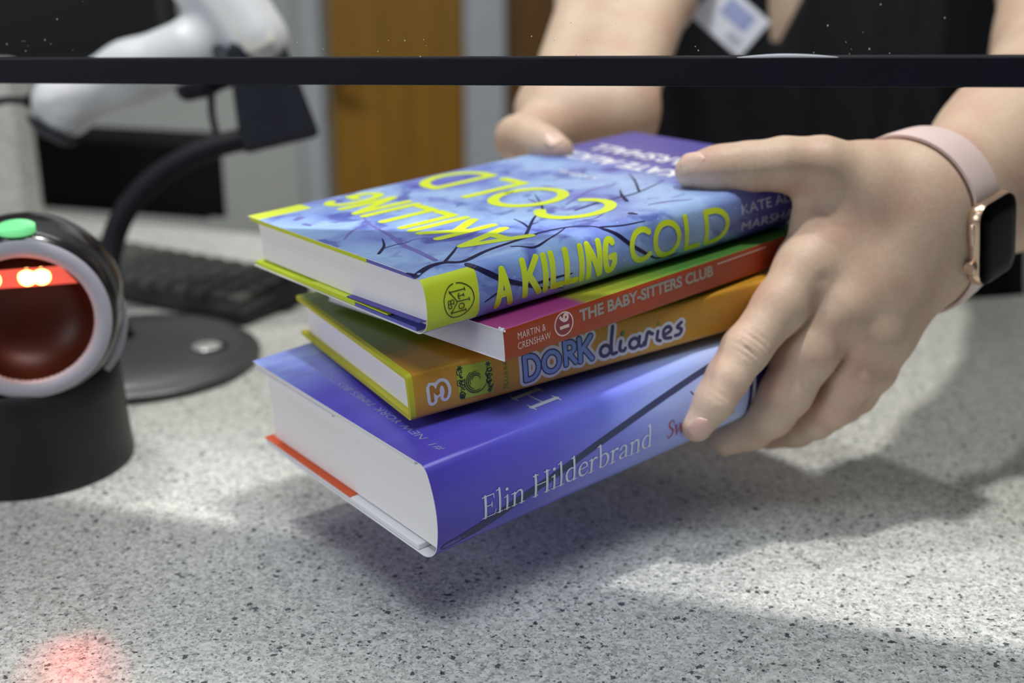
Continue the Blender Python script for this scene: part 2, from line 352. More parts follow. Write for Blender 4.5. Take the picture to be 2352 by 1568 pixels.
# ------------------------------------------------------------------ books
FIT = dict(
 akc=[0.79172, -0.60777, -0.06162, -0.25348, -0.23506, -0.93835, 0.55581, 0.75853, -0.34015, -0.03754, -0.00201, 0.54393, 0.27327, 0.16323, 0.02702],
 bsc=[0.76574, -0.63906, -0.07248, -0.26296, -0.20824, -0.94206, 0.58694, 0.74043, -0.32751, -0.00303, 0.00899, 0.55238, 0.21017, 0.14597, 0.01463],
 dd=[0.87697, -0.47391, -0.07961, -0.23113, -0.27073, -0.9345, 0.42131, 0.83792, -0.34696, -0.04545, 0.03616, 0.56728, 0.21214, 0.14776, 0.02248],
 elin=[0.79011, -0.61007, -0.05953, -0.27696, -0.26867, -0.92256, 0.54683, 0.74541, -0.38124, -0.03441, 0.09762, 0.55409, 0.21287, 0.16033, 0.04809])
class Book:
    """u: head to foot, v: spine to fore-edge, w: back to front cover"""
    def __init__(s, key, name, label, group, rt, rb, bulge):
        q = FIT[key]; Rm = [[q[0], q[1], q[2]], [q[3], q[4], q[5]], [q[6], q[7], q[8]]]
        sc = dict(akc=0.9965, bsc=0.9965, dd=0.9985, elin=1.0045)[key]        # settle the books on each other
        U, V, N = [dirw([Rm[i][k] for i in range(3)]) for k in range(3)]; o = c2w([k * sc for k in q[9:12]])
        s.L, s.W, s.T = [k * sc for k in q[12:15]]
        s.M = Matrix(((U.x, V.x, N.x, o.x), (U.y, V.y, N.y, o.y), (U.z, V.z, N.z, o.z), (0, 0, 0, 1)))
        s.root = empty(name, mtx=s.M); tag(s.root, label, 'book', group)
        s.rt, s.rb, s.bulge = rt, rb, bulge
        s.Mi = s.M.inverted()
    def prof(s, q, off=0.0):
        """nominal profile coordinate q: 0..T up the spine, T..T+W across the front, <0 across the back"""
        T = s.T
        def base(q):
            if q > T + s.rt: return (q - T, T)
            if q > T - s.rt:
                a = (q - (T - s.rt)) / (2 * s.rt) * math.pi / 2; return (s.rt - s.rt * math.cos(a), T - s.rt + s.rt * math.sin(a))
            if q > s.rb: return (0, q)
            if q > -s.rb:
                a = (s.rb - q) / (2 * s.rb) * math.pi / 2; return (s.rb - s.rb * math.cos(a), s.rb - s.rb * math.sin(a))
            return (-q, 0)
        def pt(q):
            v, w = base(q)
            if v < 0.02: v -= s.bulge * max(0, 1 - (2 * w / T - 1) ** 2) * (1 - v / 0.02)
            return np.array((v, w))
        p = pt(q); t = pt(q + 2e-4) - pt(q - 2e-4); n = np.array((-t[1], t[0])); n = n / (np.linalg.norm(n) + 1e-12)
        # outward normal: spine side is -v
        if off: p = p + n * off
        return p
    def at(s, u, q, off=0.0):
        v, w = s.prof(q, off); return Vector((u, v, w))
    def px(s, x, y):
        """pixel on the photographed front cover or spine -> (u, q)"""
        o = s.Mi @ Vector((0, 0, CAMZ)); d = s.Mi.to_3x3() @ dirw(((x - CX) / FPX, (y - CY) / FPX, 1))
        t = (s.T - o.z) / d.z; p = o + d * t
        if p.y >= 0: return (p.x, s.T + p.y)
        t = -o.y / d.y; p = o + d * t; return (p.x, p.z)
    def sheet(s, name, us, qs, mats, fm, thick=0.0003, off=0.0, uvs=8.0, parent=None):
        """paper wrapped round the spine: outer face at off, inner at off-thick"""
        nu, nq = len(us), len(qs); V, F, FM, UV = [], [], [], []
        for lay in (off, off - thick):
            for u in us:
                for q in qs: V.append(s.at(u, q, lay)); UV.append((u * uvs, q * uvs))
        B = nu * nq; last = len(mats) - 1
        for i in range(nu - 1):
            for j in range(nq - 1):
                a = i * nq + j; m = fm((us[i] + us[i + 1]) / 2, (qs[j] + qs[j + 1]) / 2)
                F.append((a, a + 1, a + nq + 1, a + nq)); FM.append(m)
                F.append((B + a, B + a + nq, B + a + nq + 1, B + a + 1)); FM.append(last)
        for j in range(nq - 1):
            for i, fl in ((0, 0), (nu - 1, 1)):
                a = i * nq + j; q = (a, B + a, B + a + 1, a + 1); F.append(q[::-1] if fl else q); FM.append(last)
        for i in range(nu - 1):
            for j, fl in ((0, 1), (nq - 1, 0)):
                a = i * nq + j; q = (a, B + a, B + a + nq, a + nq); F.append(q[::-1] if fl else q); FM.append(last)
        return mesh(name, V, F, mats, parent or s.root, FM, smooth=True, world_space=False, uv=UV, sharp=40)
    def block(s, m, u0, u1, v1, w0, w1, inset, sag=0.002, name='page_block'):
        """text block: rounded spine, hollow fore-edge"""
        ring = []
        qs = np.linspace(w0, w1, 15)
        for w in qs: ring.append((s.prof(w)[0] + inset, w))
        for w in qs[::-1]: ring.append((v1 - sag * max(0, 1 - (2 * (w - w0) / (w1 - w0) - 1) ** 2), w))
        n = len(ring); V = [Vector((u, v, w)) for u in (u0, u1) for v, w in ring]
        F = [tuple(range(n)), tuple(range(n, 2 * n))[::-1]] + [(i, n + i, n + (i + 1) % n, (i + 1) % n) for i in range(n)]
        return mesh(name, V, F, m, s.root, world_space=False)
    def lay(s, name, shapes, m, off=0.00012, parent=None):
        """flat printed shapes: list of (verts (u,q), faces)"""
        V, F = [], []
        for k, (vs, fs) in enumerate(shapes):
            o = len(V); V += [s.at(p[0], p[1], off + (k % 40) * 2.5e-6 + (p[2] if len(p) > 2 else 0)) for p in vs]; F += [tuple(i + o for i in q) for q in fs]
        ms = m if isinstance(m, list) else [m]
        return mesh(name, V, F, ms, parent or s.root, world_space=False)

# ---- printing helpers: strokes and letters in 2-D
def stroke(pts, w, closed=False, smooth=True, step=0.0012, n=10):
    """ribbon with round ends; w scalar or per-point list"""
    p = [np.array(q, float) for q in pts]
    if closed: p = p + [p[0]]
    ws = list(w) if hasattr(w, '__len__') else [w] * len(p)
    if smooth and len(p) > 2:
        q = catmull([np.array((*a, b)) for a, b in zip(p, ws)], 6); p = [a[:2] for a in q]; ws = [a[2] for a in q]
    else:
        q, qs = [], []
        for i in range(len(p) - 1):
            k = max(1, int(np.linalg.norm(p[i + 1] - p[i]) / step))
            for t in range(k): q.append(p[i] + (p[i + 1] - p[i]) * t / k); qs.append(ws[i] + (ws[i + 1] - ws[i]) * t / k)
        p, ws = q + [p[-1]], qs + [ws[-1]]
    if not (smooth and len(pts) > 2) and len(pts) > 2:                      # sharp corners: one straight piece per leg, each a hair higher
        V, F = [], []; q = list(pts) + ([pts[0]] if closed else []); qw = list(w) if hasattr(w, '__len__') else [w] * len(q)
        for i in range(len(q) - 1):
            v, f = stroke([q[i], q[i + 1]], [qw[i], qw[i + 1]], False, False, step, n); o = len(V)
            V += [(a[0], a[1], i * 3e-6) for a in v]; F += [tuple(k + o for k in g) for g in f]
        return V, F
    p = [a for i, a in enumerate(p) if i == 0 or np.linalg.norm(a - p[i - 1]) > 1e-9] if len(p) > 1 else p
    m = len(p); ws = ws[:m]; V, F = [], []; ns = []
    for i in range(m):
        d = p[min(i + 1, m - 1)] - p[max(i - 1, 0)]; d = d / (np.linalg.norm(d) + 1e-12); ns.append(np.array((-d[1], d[0])))
    for i in range(m): V += [p[i] - ns[i] * ws[i] / 2, p[i] + ns[i] * ws[i] / 2]
    for i in range(m - 1): F.append((2 * i, 2 * i + 2, 2 * i + 3, 2 * i + 1))
    for e, sg in ((0, -1), (m - 1, 1)):
        t = np.array((ns[e][1], -ns[e][0])) * sg; o = len(V); ring = []
        for a in np.linspace(0, math.pi, n)[1:-1]: V.append(p[e] + (ns[e] * sg * -1 * math.cos(a) * -1 * -1 + t * math.sin(a)) * ws[e] / 2); ring.append(o + len(ring))
        a0, a1 = (2 * e, 2 * e + 1) if sg == 1 else (2 * e + 1, 2 * e)
        F.append(tuple([a0] + ring + [a1]))
    return V, F
def quad(a, b, c, d, n=6):
    V, F = [], []
    for i in range(n + 1):
        for j in range(n + 1):
            s_, t = i / n, j / n; V.append(tuple((1 - s_) * ((1 - t) * np.array(a) + t * np.array(d)) + s_ * ((1 - t) * np.array(b) + t * np.array(c))))
    for i in range(n):
        for j in range(n): k0 = i * (n + 1) + j; F.append((k0, k0 + 1, k0 + n + 2, k0 + n + 1)[::-1])
    return V, F
def place(shape, fn):
    return [(*fn(p[0], p[1]), *p[2:]) for p in shape[0]], shape[1]
def spine_fn(u0, q0, sx, sy): return lambda x, y: (u0 + x * sx, q0 + y * sy)
def cover_fn(B, v0, u0, sx, sy): return lambda x, y: (u0 - y * sy, B.T + v0 + x * sx)     # right = +v, up = -u
def font(txt, size, bold=0.0, space=1.0, shear=0.0):
    cu = bpy.data.curves.new('t', 'FONT'); cu.body = txt; cu.size = 1; cu.offset = bold; cu.space_character = space; cu.shear = shear; cu.resolution_u = 4
    o = bpy.data.objects.new('t', cu); COL.objects.link(o); dg = bpy.context.evaluated_depsgraph_get()
    me = o.evaluated_get(dg).to_mesh(); V = [(v.co.x * size, v.co.y * size) for v in me.vertices]; F = [tuple(p.vertices) for p in me.polygons]
    o.evaluated_get(dg).to_mesh_clear(); bpy.data.objects.remove(o); bpy.data.curves.remove(cu)
    return V, F
def width(sh): return max(p[0] for p in sh[0]) - min(p[0] for p in sh[0])
def arc(cx, cy, rx, ry, a0, a1, n=14): return [(cx + rx * math.cos(R(a)), cy + ry * math.sin(R(a))) for a in np.linspace(a0, a1, n)]
# hand-drawn capitals, unit box
CAPS = {
 'A': [[(0.02, 0), (0.5, 1)], [(0.98, 0), (0.5, 1)], [(0.2, 0.33), (0.8, 0.33)]],
 'K': [[(0.1, 0), (0.1, 1)], [(0.95, 1), (0.15, 0.42)], [(0.38, 0.55), (0.98, 0)]],
 'I': [[(0.5, 0), (0.5, 1)]],
 'L': [[(0.12, 1), (0.12, 0.04), (0.95, 0.04)]],
 'N': [[(0.1, 0), (0.1, 1), (0.9, 0), (0.9, 1)]],
 'G': [arc(0.52, 0.5, 0.44, 0.48, 50, 330), [(0.9, 0.2), (0.9, 0.45), (0.55, 0.45)]],
 'C': [arc(0.55, 0.5, 0.5, 0.48, 48, 312)],
 'O': [arc(0.5, 0.5, 0.47, 0.48, 0, 360, 24)],
 'D': [[(0.1, 0.02), (0.1, 0.98)], [(0.1, 0.98)] + arc(0.35, 0.5, 0.6, 0.48, 88, -88, 12) + [(0.1, 0.02)]],
 'R': [[(0.12, 0), (0.12, 1)], [(0.12, 0.97)] + arc(0.5, 0.73, 0.4, 0.24, 88, -88, 10) + [(0.12, 0.48)], [(0.4, 0.48), (0.95, 0)]],
 '3': [[(0.08, 0.95), (0.3, 0.96), (0.55, 0.96), (0.84, 0.95), (0.62, 0.78), (0.40, 0.58)] + arc(0.46, 0.29, 0.42, 0.28, 75, -140, 10)],
}
def cap(ch, x0, x1, y0, y1, w):
    out = []
    for st in CAPS[ch]:
        out.append(stroke([(x0 + a * (x1 - x0), y0 + b * (y1 - y0)) for a, b in st], w, smooth=len(st) > 6))
    return out
# old-style serif letters (cap height 1)
TH, TN = 0.115, 0.045
def _ser(x, y, l=0.13): return ([(x - l, y), (x + l, y)], TN)
SERIF = {
 'E': (0.72, [([(.2, 0), (.2, 1)], TH), ([(.06, .02), (.66, .02)], TN), ([(.66, .02), (.7, .24)], [TN, .02]), ([(.06, .98), (.6, .98)], TN), ([(.6, .98), (.62, .78)], [TN, .02]), ([(.2, .53), (.5, .53)], TN), ([(.5, .42), (.5, .64)], TN)]),
 'H': (0.98, [([(.2, 0), (.2, 1)], TH), ([(.78, 0), (.78, 1)], TH), ([(.2, .52), (.78, .52)], TN), _ser(.2, .02), _ser(.2, .98), _ser(.78, .02), _ser(.78, .98)]),
 'l': (0.36, [([(.17, 0), (.17, 1.1)], .1), _ser(.17, .02, .14), ([(.03, 1.05), (.17, 1.09)], TN)]),
 'i': (0.36, [([(.17, 0), (.17, .64)], .1), _ser(.17, .02, .14), ([(.03, .6), (.17, .63)], TN), ([(.17, .93), (.175, .93)], .14)]),
 'n': (0.70, [([(.17, 0), (.17, .62)], .1), ([(.03, .6), (.17, .63)], TN), ([(.17, .46), (.28, .6), (.42, .65), (.52, .58), (.54, .42)], [TN, .06, .08, .1, .1]), ([(.54, .44), (.54, 0)], .1), _ser(.17, .02), _ser(.54, .02)]),
 'd': (0.68, [([(.5, .02), (.5, 1.1)], .1), ([(.37, 1.06), (.5, 1.09)], TN), ([(.5, .55), (.36, .64), (.2, .6), (.1, .45), (.09, .28), (.16, .1), (.3, .02), (.42, .07), (.5, .17)], [TN, .05, .08, .1, .11, .1, .06, .05, TN]), ([(.5, .02), (.63, .04)], TN)]),
 'e': (0.58, [([(.1, .37), (.5, .41)], TN), ([(.5, .41), (.47, .57), (.34, .65), (.2, .6), (.1, .45), (.09, .28), (.16, .1), (.32, .02), (.46, .07), (.54, .16)], [.05, .08, .06, .06, .1, .11, .1, .07, .05, .03])]),
 'r': (0.50, [([(.17, 0), (.17, .62)], .1), ([(.03, .6), (.17, .63)], TN), ([(.17, .44), (.26, .58), (.36, .64), (.44, .61)], [TN, .06, .09, .1]), _ser(.17, .02, .15)]),
 'b': (0.66, [([(.16, .04), (.16, 1.1)], .1), ([(.02, 1.06), (.16, 1.09)], TN), ([(.16, .5), (.27, .63), (.42, .64), (.54, .52), (.57, .34), (.51, .13), (.37, .02), (.24, .03), (.16, .1)], [TN, .05, .07, .1, .11, .1, .06, .05, TN])]),
 'a': (0.58, [([(.1, .5), (.16, .62), (.3, .65), (.41, .56), (.42, .4)], [.08, .06, .06, .09, .1]), ([(.42, .42), (.42, .12), (.47, .03), (.56, .06)], [.1, .1, .07, .03]), ([(.42, .38), (.22, .32), (.1, .22), (.1, .1), (.2, .03), (.32, .06), (.42, .16)], [TN, .05, .09, .1, .07, .05, TN])]),
 'S': (0.58, [([(.48, .78), (.42, .94), (.27, .99), (.12, .9), (.12, .74), (.26, .57), (.44, .42), (.48, .24), (.38, .06), (.22, .01), (.1, .08), (.06, .26)], [.03, .05, .06, .08, .1, .11, .11, .1, .08, .06, .05, .03])]),
 'w': (0.92, [([(.06, .62), (.26, .02)], .1), ([(.26, .02), (.44, .6)], TN), ([(.42, .62), (.62, .02)], .1), ([(.62, .02), (.82, .62)], TN), _ser(.08, .63, .1), _ser(.82, .63, .1)]),
 'o': (0.64, [(arc(.31, .33, .22, .31, 0, 360, 14), [.1, .09, .07, .05, .05, .07, .1, .1, .09, .07, .05, .05, .07, .1])]),
 'g': (0.62, [(arc(.28, .42, .18, .22, 0, 360, 12), .07), ([(.4, .6), (.56, .62)], TN), ([(.2, .22), (.14, .1), (.3, .03), (.48, -.02), (.5, -.18), (.3, -.28), (.1, -.2), (.12, -.06), (.24, .02)], .06)]),
 ' ': (0.34, []),
}
def serif_text(txt, fn, slant=0.0):
    x = 0; out = []
    for ch in txt:
        adv, sts = SERIF[ch]
        for pts, w in sts:
            sh = stroke([(x + a + slant * b, b) for a, b in pts], w, smooth=len(pts) > 3, step=0.12, n=8); out.append(sh)
        x += adv
    return [place(s_, fn) for s_ in out], x

M_PAGE = mat('paper_pages', (226, 224, 226), 0.85, vary=0.02)
def page_material(name, c, axis_scale):
    nt = NT(name); tc = nt.n('ShaderNodeTexCoord'); mp = nt.n('ShaderNodeMapping'); mp.inputs['Scale'].default_value = axis_scale
    nt.l(tc.outputs['Object'], mp.inputs['Vector']); nz = nt.n('ShaderNodeTexNoise'); nz.inputs['Scale'].default_value = 1; nz.inputs['Detail'].default_value = 3
    nt.l(mp.outputs[0], nz.inputs['Vector']); c = lin(c); r = ramp(nt, [(0.3, tuple(k * 0.93 for k in c[:3]) + (1,)), (0.7, c)])
    nt.l(nz.outputs['Fac'], r.inputs['Fac']); nt.l(r.outputs[0], nt.b.inputs['Base Color']); nt.b.inputs['Roughness'].default_value = 0.85
    bp = nt.n('ShaderNodeBump'); bp.inputs['Strength'].default_value = 0.25; bp.inputs['Distance'].default_value = 0.0003
    nt.l(nz.outputs['Fac'], bp.inputs['Height']); nt.l(bp.outputs[0], nt.b.inputs['Normal']); return nt.m
M_PG = page_material('paper_pages_edge', (244, 242, 244), (3, 3, 2600)); M_PG2 = page_material('grey_newsprint_edge', (214, 212, 222), (6, 6, 900))
M_WHITE = mat('white_paper', (232, 231, 236), 0.6, vary=0.02)
GROUP = 'books in the stack'
def rng(a, b, n): return list(np.linspace(a, b, n))

# --- bottom book: indigo jacket fading to pale blue
def elin_art():
    nt = NT('indigo_to_pale_blue_jacket'); uv = nt.n('ShaderNodeUVMap'); sep = nt.n('ShaderNodeSeparateXYZ'); nt.l(uv.outputs[0], sep.inputs[0])
    nz = nt.n('ShaderNodeTexNoise'); nz.inputs['Scale'].default_value = 2.6; nz.inputs['Detail'].default_value = 1.5
    mp = nt.n('ShaderNodeMapping'); mp.inputs['Rotation'].default_value = (0, 0, -0.18); mp.inputs['Scale'].default_value = (0.7, 2.6, 1); nt.l(uv.outputs[0], mp.inputs[0]); nt.l(mp.outputs[0], nz.inputs['Vector'])
    # f = u + small rise towards the fore-edge + soft brush shapes
    a = nt.n('ShaderNodeMath', operation='MULTIPLY_ADD'); a.inputs[1].default_value = 0.15; nt.l(sep.outputs['Y'], a.inputs[0]); nt.l(sep.outputs['X'], a.inputs[2])
    b = nt.n('ShaderNodeMath', operation='MULTIPLY_ADD'); b.inputs[1].default_value = 0.55; nt.l(nz.outputs['Fac'], b.inputs[0]); nt.l(a.outputs[0], b.inputs[2])
    c = nt.n('ShaderNodeMath', operation='DIVIDE'); c.inputs[1].default_value = 2.35; nt.l(b.outputs[0], c.inputs[0])
    r = ramp(nt, [(0.12, lin((84, 70, 188))), (0.30, lin((98, 90, 214))), (0.48, lin((120, 128, 236))), (0.66, lin((170, 188, 248))), (0.88, lin((204, 220, 252)))])
    nt.l(c.outputs[0], r.inputs['Fac'])
    # pale wash at the fore-edge corner of the front cover
    d = nt.n('ShaderNodeMapRange'); d.inputs[1].default_value = 0.048 * 8 + 0.098 * 8; d.inputs[2].default_value = 0.048 * 8 + 0.15 * 8; nt.l(sep.outputs['Y'], d.inputs[0])
    n2 = nt.n('ShaderNodeTexNoise'); n2.inputs['Scale'].default_value = 5; nt.l(mp.outputs[0], n2.inputs['Vector'])
    e = nt.n('ShaderNodeMath', operation='MULTIPLY'); nt.l(d.outputs[0], e.inputs[0]); nt.l(n2.outputs['Fac'], e.inputs[1])
    e2 = nt.n('ShaderNodeMath', operation='MULTIPLY', use_clamp=True); e2.inputs[1].default_value = 1.5; nt.l(e.outputs[0], e2.inputs[0])
    mx = nt.n('ShaderNodeMixRGB'); nt.l(e2.outputs[0], mx.inputs[0]); nt.l(r.outputs[0], mx.inputs[1]); mx.inputs[2].default_value = lin((150, 172, 232))
    nt.l(mx.outputs[0], nt.b.inputs['Base Color']); nt.b.inputs['Roughness'].default_value = 0.34; nt.b.inputs['Specular IOR Level'].default_value = 0.5
    nt.b.inputs['Coat Weight'].default_value = 0.25; nt.b.inputs['Coat Roughness'].default_value = 0.22
    return nt.m
E_ = Book('elin', 'hardcover_book', 'thick indigo hardcover with pale serif author name, bottom of the held stack', GROUP, 0.0035, 0.009, 0.006)
B = E_; T, L, W = B.T, B.L, B.W
qs = rng(-W, -0.012, 6) + rng(-0.009, 0.009, 13) + rng(0.011, T - 0.005, 14) + rng(T - 0.0035, T + 0.0035, 9) + rng(T + 0.006, T + W, 8)
jk = B.sheet('dust_jacket', rng(0, L, 8), qs, [elin_art(), M_WHITE], lambda u, q: 0)
B.block(M_PG, 0.0045, L - 0.0045, W - 0.004, 0.0042, T - 0.0036, 0.0012)
M_ORANGE = mat('orange_red_paper', (206, 82, 34), 0.55)
def board(B, name, w0, w1, v0, m, parent=None, u0=0.0006, v1=None):
    v, f = box((u0, v0, w0), (B.L - u0, (v1 or B.W) - 0.0006, w1)); return mesh(name, v, f, m, parent or B.root, world_space=False, bevel=0.0006)
board(B, 'cover_board', T - 0.0033, T - 0.0004, 0.009, M_WHITE); board(B, 'cover_board', 0.0004, 0.0034, 0.013, M_WHITE)
v, f = box((0.0002, 0.072, 0.0034), (L - 0.0002, W - 0.0004, 0.0039)); mesh('jacket_flap', v, f, M_ORANGE, B.root, world_space=False); 
v, f = box((0.0002, 0.080, T - 0.0046), (L - 0.0002, W - 0.0004, T - 0.0034)); mesh('jacket_flap', v, f, M_WHITE, B.root, world_space=False)
M_SILVER = mat('pale_lettering', (226, 230, 244), 0.4)
sh, w_ = serif_text('Elin Hilderbrand', lambda x, y: (0.0236 + x * 0.0104 * 1.115, 0.0146 + y * 0.0113)); print('elin text', w_)
k = (0.1278 - 0.0236) / w_
sh, _ = serif_text('Elin Hilderbrand', lambda x, y: (0.0236 + x * k, 0.0148 - 0.0006 * x / w_ + y * 0.0112)); B.lay('author_lettering', sh, M_SILVER, 0.00022, jk)
sh, _ = serif_text('Swan Song', lambda x, y: (0.1372 + x * 0.0088, 0.0142 + y * 0.0094), 0.12); B.lay('title_lettering', sh, mat('red_lettering', (172, 58, 62), 0.45), 0.00022, jk)
st = [B.px(x, y) for x, y in ((1012, 1250), (1090, 1200), (1180, 1135), (1260, 1078), (1340, 1020), (1420, 965), (1500, 912), (1580, 862), (1660, 815), (1750, 765))]
B.lay('stem_drawing', [stroke(st, [0.0042, 0.0046, 0.0042, 0.0038, 0.0036, 0.0034, 0.0032, 0.003, 0.0028, 0.0026])] + [stroke([B.px(x, y) for x, y in pp], 0.0007) for pp in (((1570, 892), (1590, 915), (1605, 945)), ((1735, 870), (1722, 950), (1700, 975), (1620, 1005)))], mat('slate_drawing', (58, 64, 104), 0.5), 0.00012, jk)
B.lay('spine_band', [quad((L - 0.0175, 0.002), (L - 0.0150, 0.002), (L - 0.0150, T - 0.003), (L - 0.0175, T - 0.003), 12), quad((L - 0.0125, 0.002), (L - 0.0002, 0.002), (L - 0.0002, T - 0.003), (L - 0.0125, T - 0.003), 12)], mat('deep_indigo_print', (52, 42, 120), 0.4), 0.00012, jk)
B.lay('spine_rule', [stroke([(L - 0.0138, 0.010), (L - 0.0138, T - 0.010)], 0.0013, smooth=False)], M_WHITE, 0.0002, jk)
hh = [B.px(x, y) for x, y in ((1190, 918), (1240, 945))]
fn = cover_fn(B, 0.0085, 0.0845, 0.0235, 0.0155)
sh, _ = serif_text('H', fn); shs = sh
B.lay('cover_lettering', shs, M_SILVER, 0.0001, jk)
tx = font('#1  NEW YORK TIMES BESTSELLING', 0.0062, shear=0.25); tw = width(tx)
B.lay('cover_caption', [place(tx, lambda x, y: (0.0158 + 0.006 * (x / tw) - y * 0.9, B.T + 0.0072 + x / tw * 0.132))], mat('faint_lettering', (150, 150, 196), 0.5), 0.0001, jk)

# --- third book: ochre printed hardcover with sticker lettering
def dd_art():
    nt = NT('ochre_printed_case'); uv = nt.n('ShaderNodeUVMap'); sep = nt.n('ShaderNodeSeparateXYZ'); nt.l(uv.outputs[0], sep.inputs[0])
    mp = nt.n('ShaderNodeMapping'); mp.inputs['Scale'].default_value = (3, 12, 1); nt.l(uv.outputs[0], mp.inputs[0])
    nz = nt.n('ShaderNodeTexNoise'); nz.inputs['Scale'].default_value = 3; nz.inputs['Detail'].default_value = 3; nt.l(mp.outputs[0], nz.inputs['Vector'])
    T8 = 0.02248 * 8
    d = nt.n('ShaderNodeMapRange'); d.inputs[1].default_value = T8 + 0.05; d.inputs[2].default_value = T8 + 0.42; nt.l(sep.outputs['Y'], d.inputs[0])
    a = nt.n('ShaderNodeMath', operation='MULTIPLY_ADD'); a.inputs[1].default_value = 0.35; a.inputs[2].default_value = -0.17; nt.l(nz.outputs['Fac'], a.inputs[0])
    b = nt.n('ShaderNodeMath', operation='ADD', use_clamp=True); nt.l(d.outputs[0], b.inputs[0]); nt.l(a.outputs[0], b.inputs[1])
    r = ramp(nt, [(0.0, lin((196, 142, 42))), (0.3, lin((186, 132, 38))), (0.65, lin((120, 112, 30))), (1.0, lin((104, 128, 40)))]); nt.l(b.outputs[0], r.inputs['Fac'])
    nt.l(r.outputs[0], nt.b.inputs['Base Color']); nt.b.inputs['Roughness'].default_value = 0.33; return nt.m
D_ = Book('dd', 'hardcover_book', 'ochre orange hardcover with blue bubble and script lettering, third from top of stack', GROUP, 0.002, 0.002, 0.0008)
B = D_; T, L, W = B.T, B.L, B.W
M_LIME = mat('yellow_green_cloth', (196, 192, 36), 0.5)
qs = rng(-W, -0.004, 5) + rng(-0.002, 0.002, 7) + rng(0.004, T - 0.004, 7) + rng(T - 0.002, T + 0.002, 7) + [T + 0.006, T + 0.009, T + 0.03, T + W]
case = B.sheet('printed_case', [0, 0.0012, 0.0026] + rng(0.01, L, 6), qs, [dd_art(), M_LIME], lambda u, q: 1 if u < 0.0026 else 0, thick=0.0024)
B.block(M_PG, 0.0032, L - 0.0032, W - 0.003, 0.0025, T - 0.0025, 0.0025)
M_HALO = mat('white_sticker', (214, 214, 226), 0.4, vary=0.02); M_BUB = mat('bubble_blue', (126, 154, 220), 0.4); M_INK = mat('dark_ink', (38, 44, 92), 0.5); M_PUR = mat('dark_purple_ink', (62, 54, 104), 0.5)
dork = [('D', .0585, .0668, .0045, .0165), ('O', .0690, .0780, .0055, .0155), ('R', .0805, .0870, .0070, .0180), ('K', .0885, .0960, .0065, .0180)]
halo, ink, bub = [], [], []
for ch, a, b, c, d in dork:
    halo += cap(ch, a, b, c, d, 0.0064); ink += cap(ch, a, b, c, d, 0.0034); bub += cap(ch, a, b, c, d, 0.0021)
scr = [arc(.1035, .0085, .0022, .003, 60, 400, 12), [(.1075, .0205), (.1063, .012), (.1065, .006), (.1085, .0058)], [(.1105, .0115), (.110, .007), (.1118, .0058), (.1125, .007)],
       arc(.1165, .0085, .0021, .0028, 60, 400, 10), [(.119, .0115), (.1187, .007), (.1202, .0058), (.121, .0075)], [(.1215, .006), (.1228, .0125), (.1245, .0115), (.125, .0112)], [(.1275, .0118), (.127, .0075), (.1285, .006)],
       [(.130, .0085), (.1335, .0105), (.1325, .0130), (.1302, .0115), (.1305, .0072), (.1335, .0062)], [(.1385, .0135), (.1365, .0115), (.1385, .0095), (.1375, .0070), (.1355, .0068)]]
sq = lambda p: (0.1005 + (p[0] - 0.1013) * 1.28, p[1] * 0.92 + 0.0008 - 0.0008 * (p[0] - .1) / .04)
scr = [[sq(p) for p in s_] for s_ in scr]; halo += [stroke(s_, 0.0050) for s_ in scr]; pur = [stroke(s_, 0.0019) for s_ in scr]
pur += [stroke([sq((.1115, .0155)), sq((.1116, .0156))], 0.0022, smooth=False)]
grn = [stroke([sq((.1118, .0158)), sq((.1119, .0158))], 0.0018, smooth=False), stroke([sq((.1278, .0158)), sq((.1279, .0158))], 0.0018, smooth=False)]
rot3 = lambda x, y: (0.0184 - y * 0.0076, 0.0068 + x * 0.0088)        # the numeral lies on its side
three = [stroke([rot3(a, b) for a, b in CAPS['3'][0]], 0.005)]; three_in = [stroke([rot3(a, b) for a, b in CAPS['3'][0]], 0.0018)]
nd = sum(len(CAPS[c_]) for c_ in 'DORK')
for part_ in (halo[:nd], halo[nd:], three): B.lay('sticker_backing', part_, M_HALO, 0.00010, case)
B.lay('bubble_outline', ink, M_INK, 0.00016, case); B.lay('bubble_lettering', bub, M_BUB, 0.00022, case); B.lay('script_lettering', pur, M_PUR, 0.00016, case)
B.lay('volume_numeral', three_in, mat('ochre_ink', (176, 116, 28), 0.4), 0.00016, case)
M_GRN = mat('yellow_green_ink', (168, 190, 58), 0.45); B.lay('letter_dots', grn, mat('green_ink', (110, 150, 60), 0.5), 0.00024, case)
vg = quad((.0243, .0042), (.0420, .0036), (.0420, .0193), (.0243, .0203)); B.lay('emblem_panel', [vg], M_GRN, 0.0001, case)
M_DINK = mat('black_green_ink', (34, 52, 44), 0.6); swl = []
for k in range(30):                                    # generic leafy scrolls around the panel
    cx, cy = random.choice((.0262, .0402)) + random.uniform(-.001, .001), random.uniform(.0055, .0185)
    swl.append(stroke(arc(cx, cy, random.uniform(.0006, .0013), random.uniform(.0006, .0016), random.uniform(0, 180), random.uniform(240, 420), 8), 0.0004))
for k in range(5): swl.append(stroke(arc(.0335, .0118, .0022 + .0009 * k, .0024 + .0009 * k, 40 * k, 40 * k + 170, 12), [0.0003 + .0002 * math.sin(i / 11 * 3.14) for i in range(12)]))
for cx, cy in ((.0260, .0192), (.0262, .0055), (.0404, .0178), (.0402, .0052)):
    for a in range(0, 360, 60): swl.append(stroke([(cx, cy), (cx + .0011 * math.cos(R(a)), cy + .0011 * math.sin(R(a)))], [.0003, .0006], smooth=False))
B.lay('emblem_drawing', swl, M_DINK, 0.00016, case)
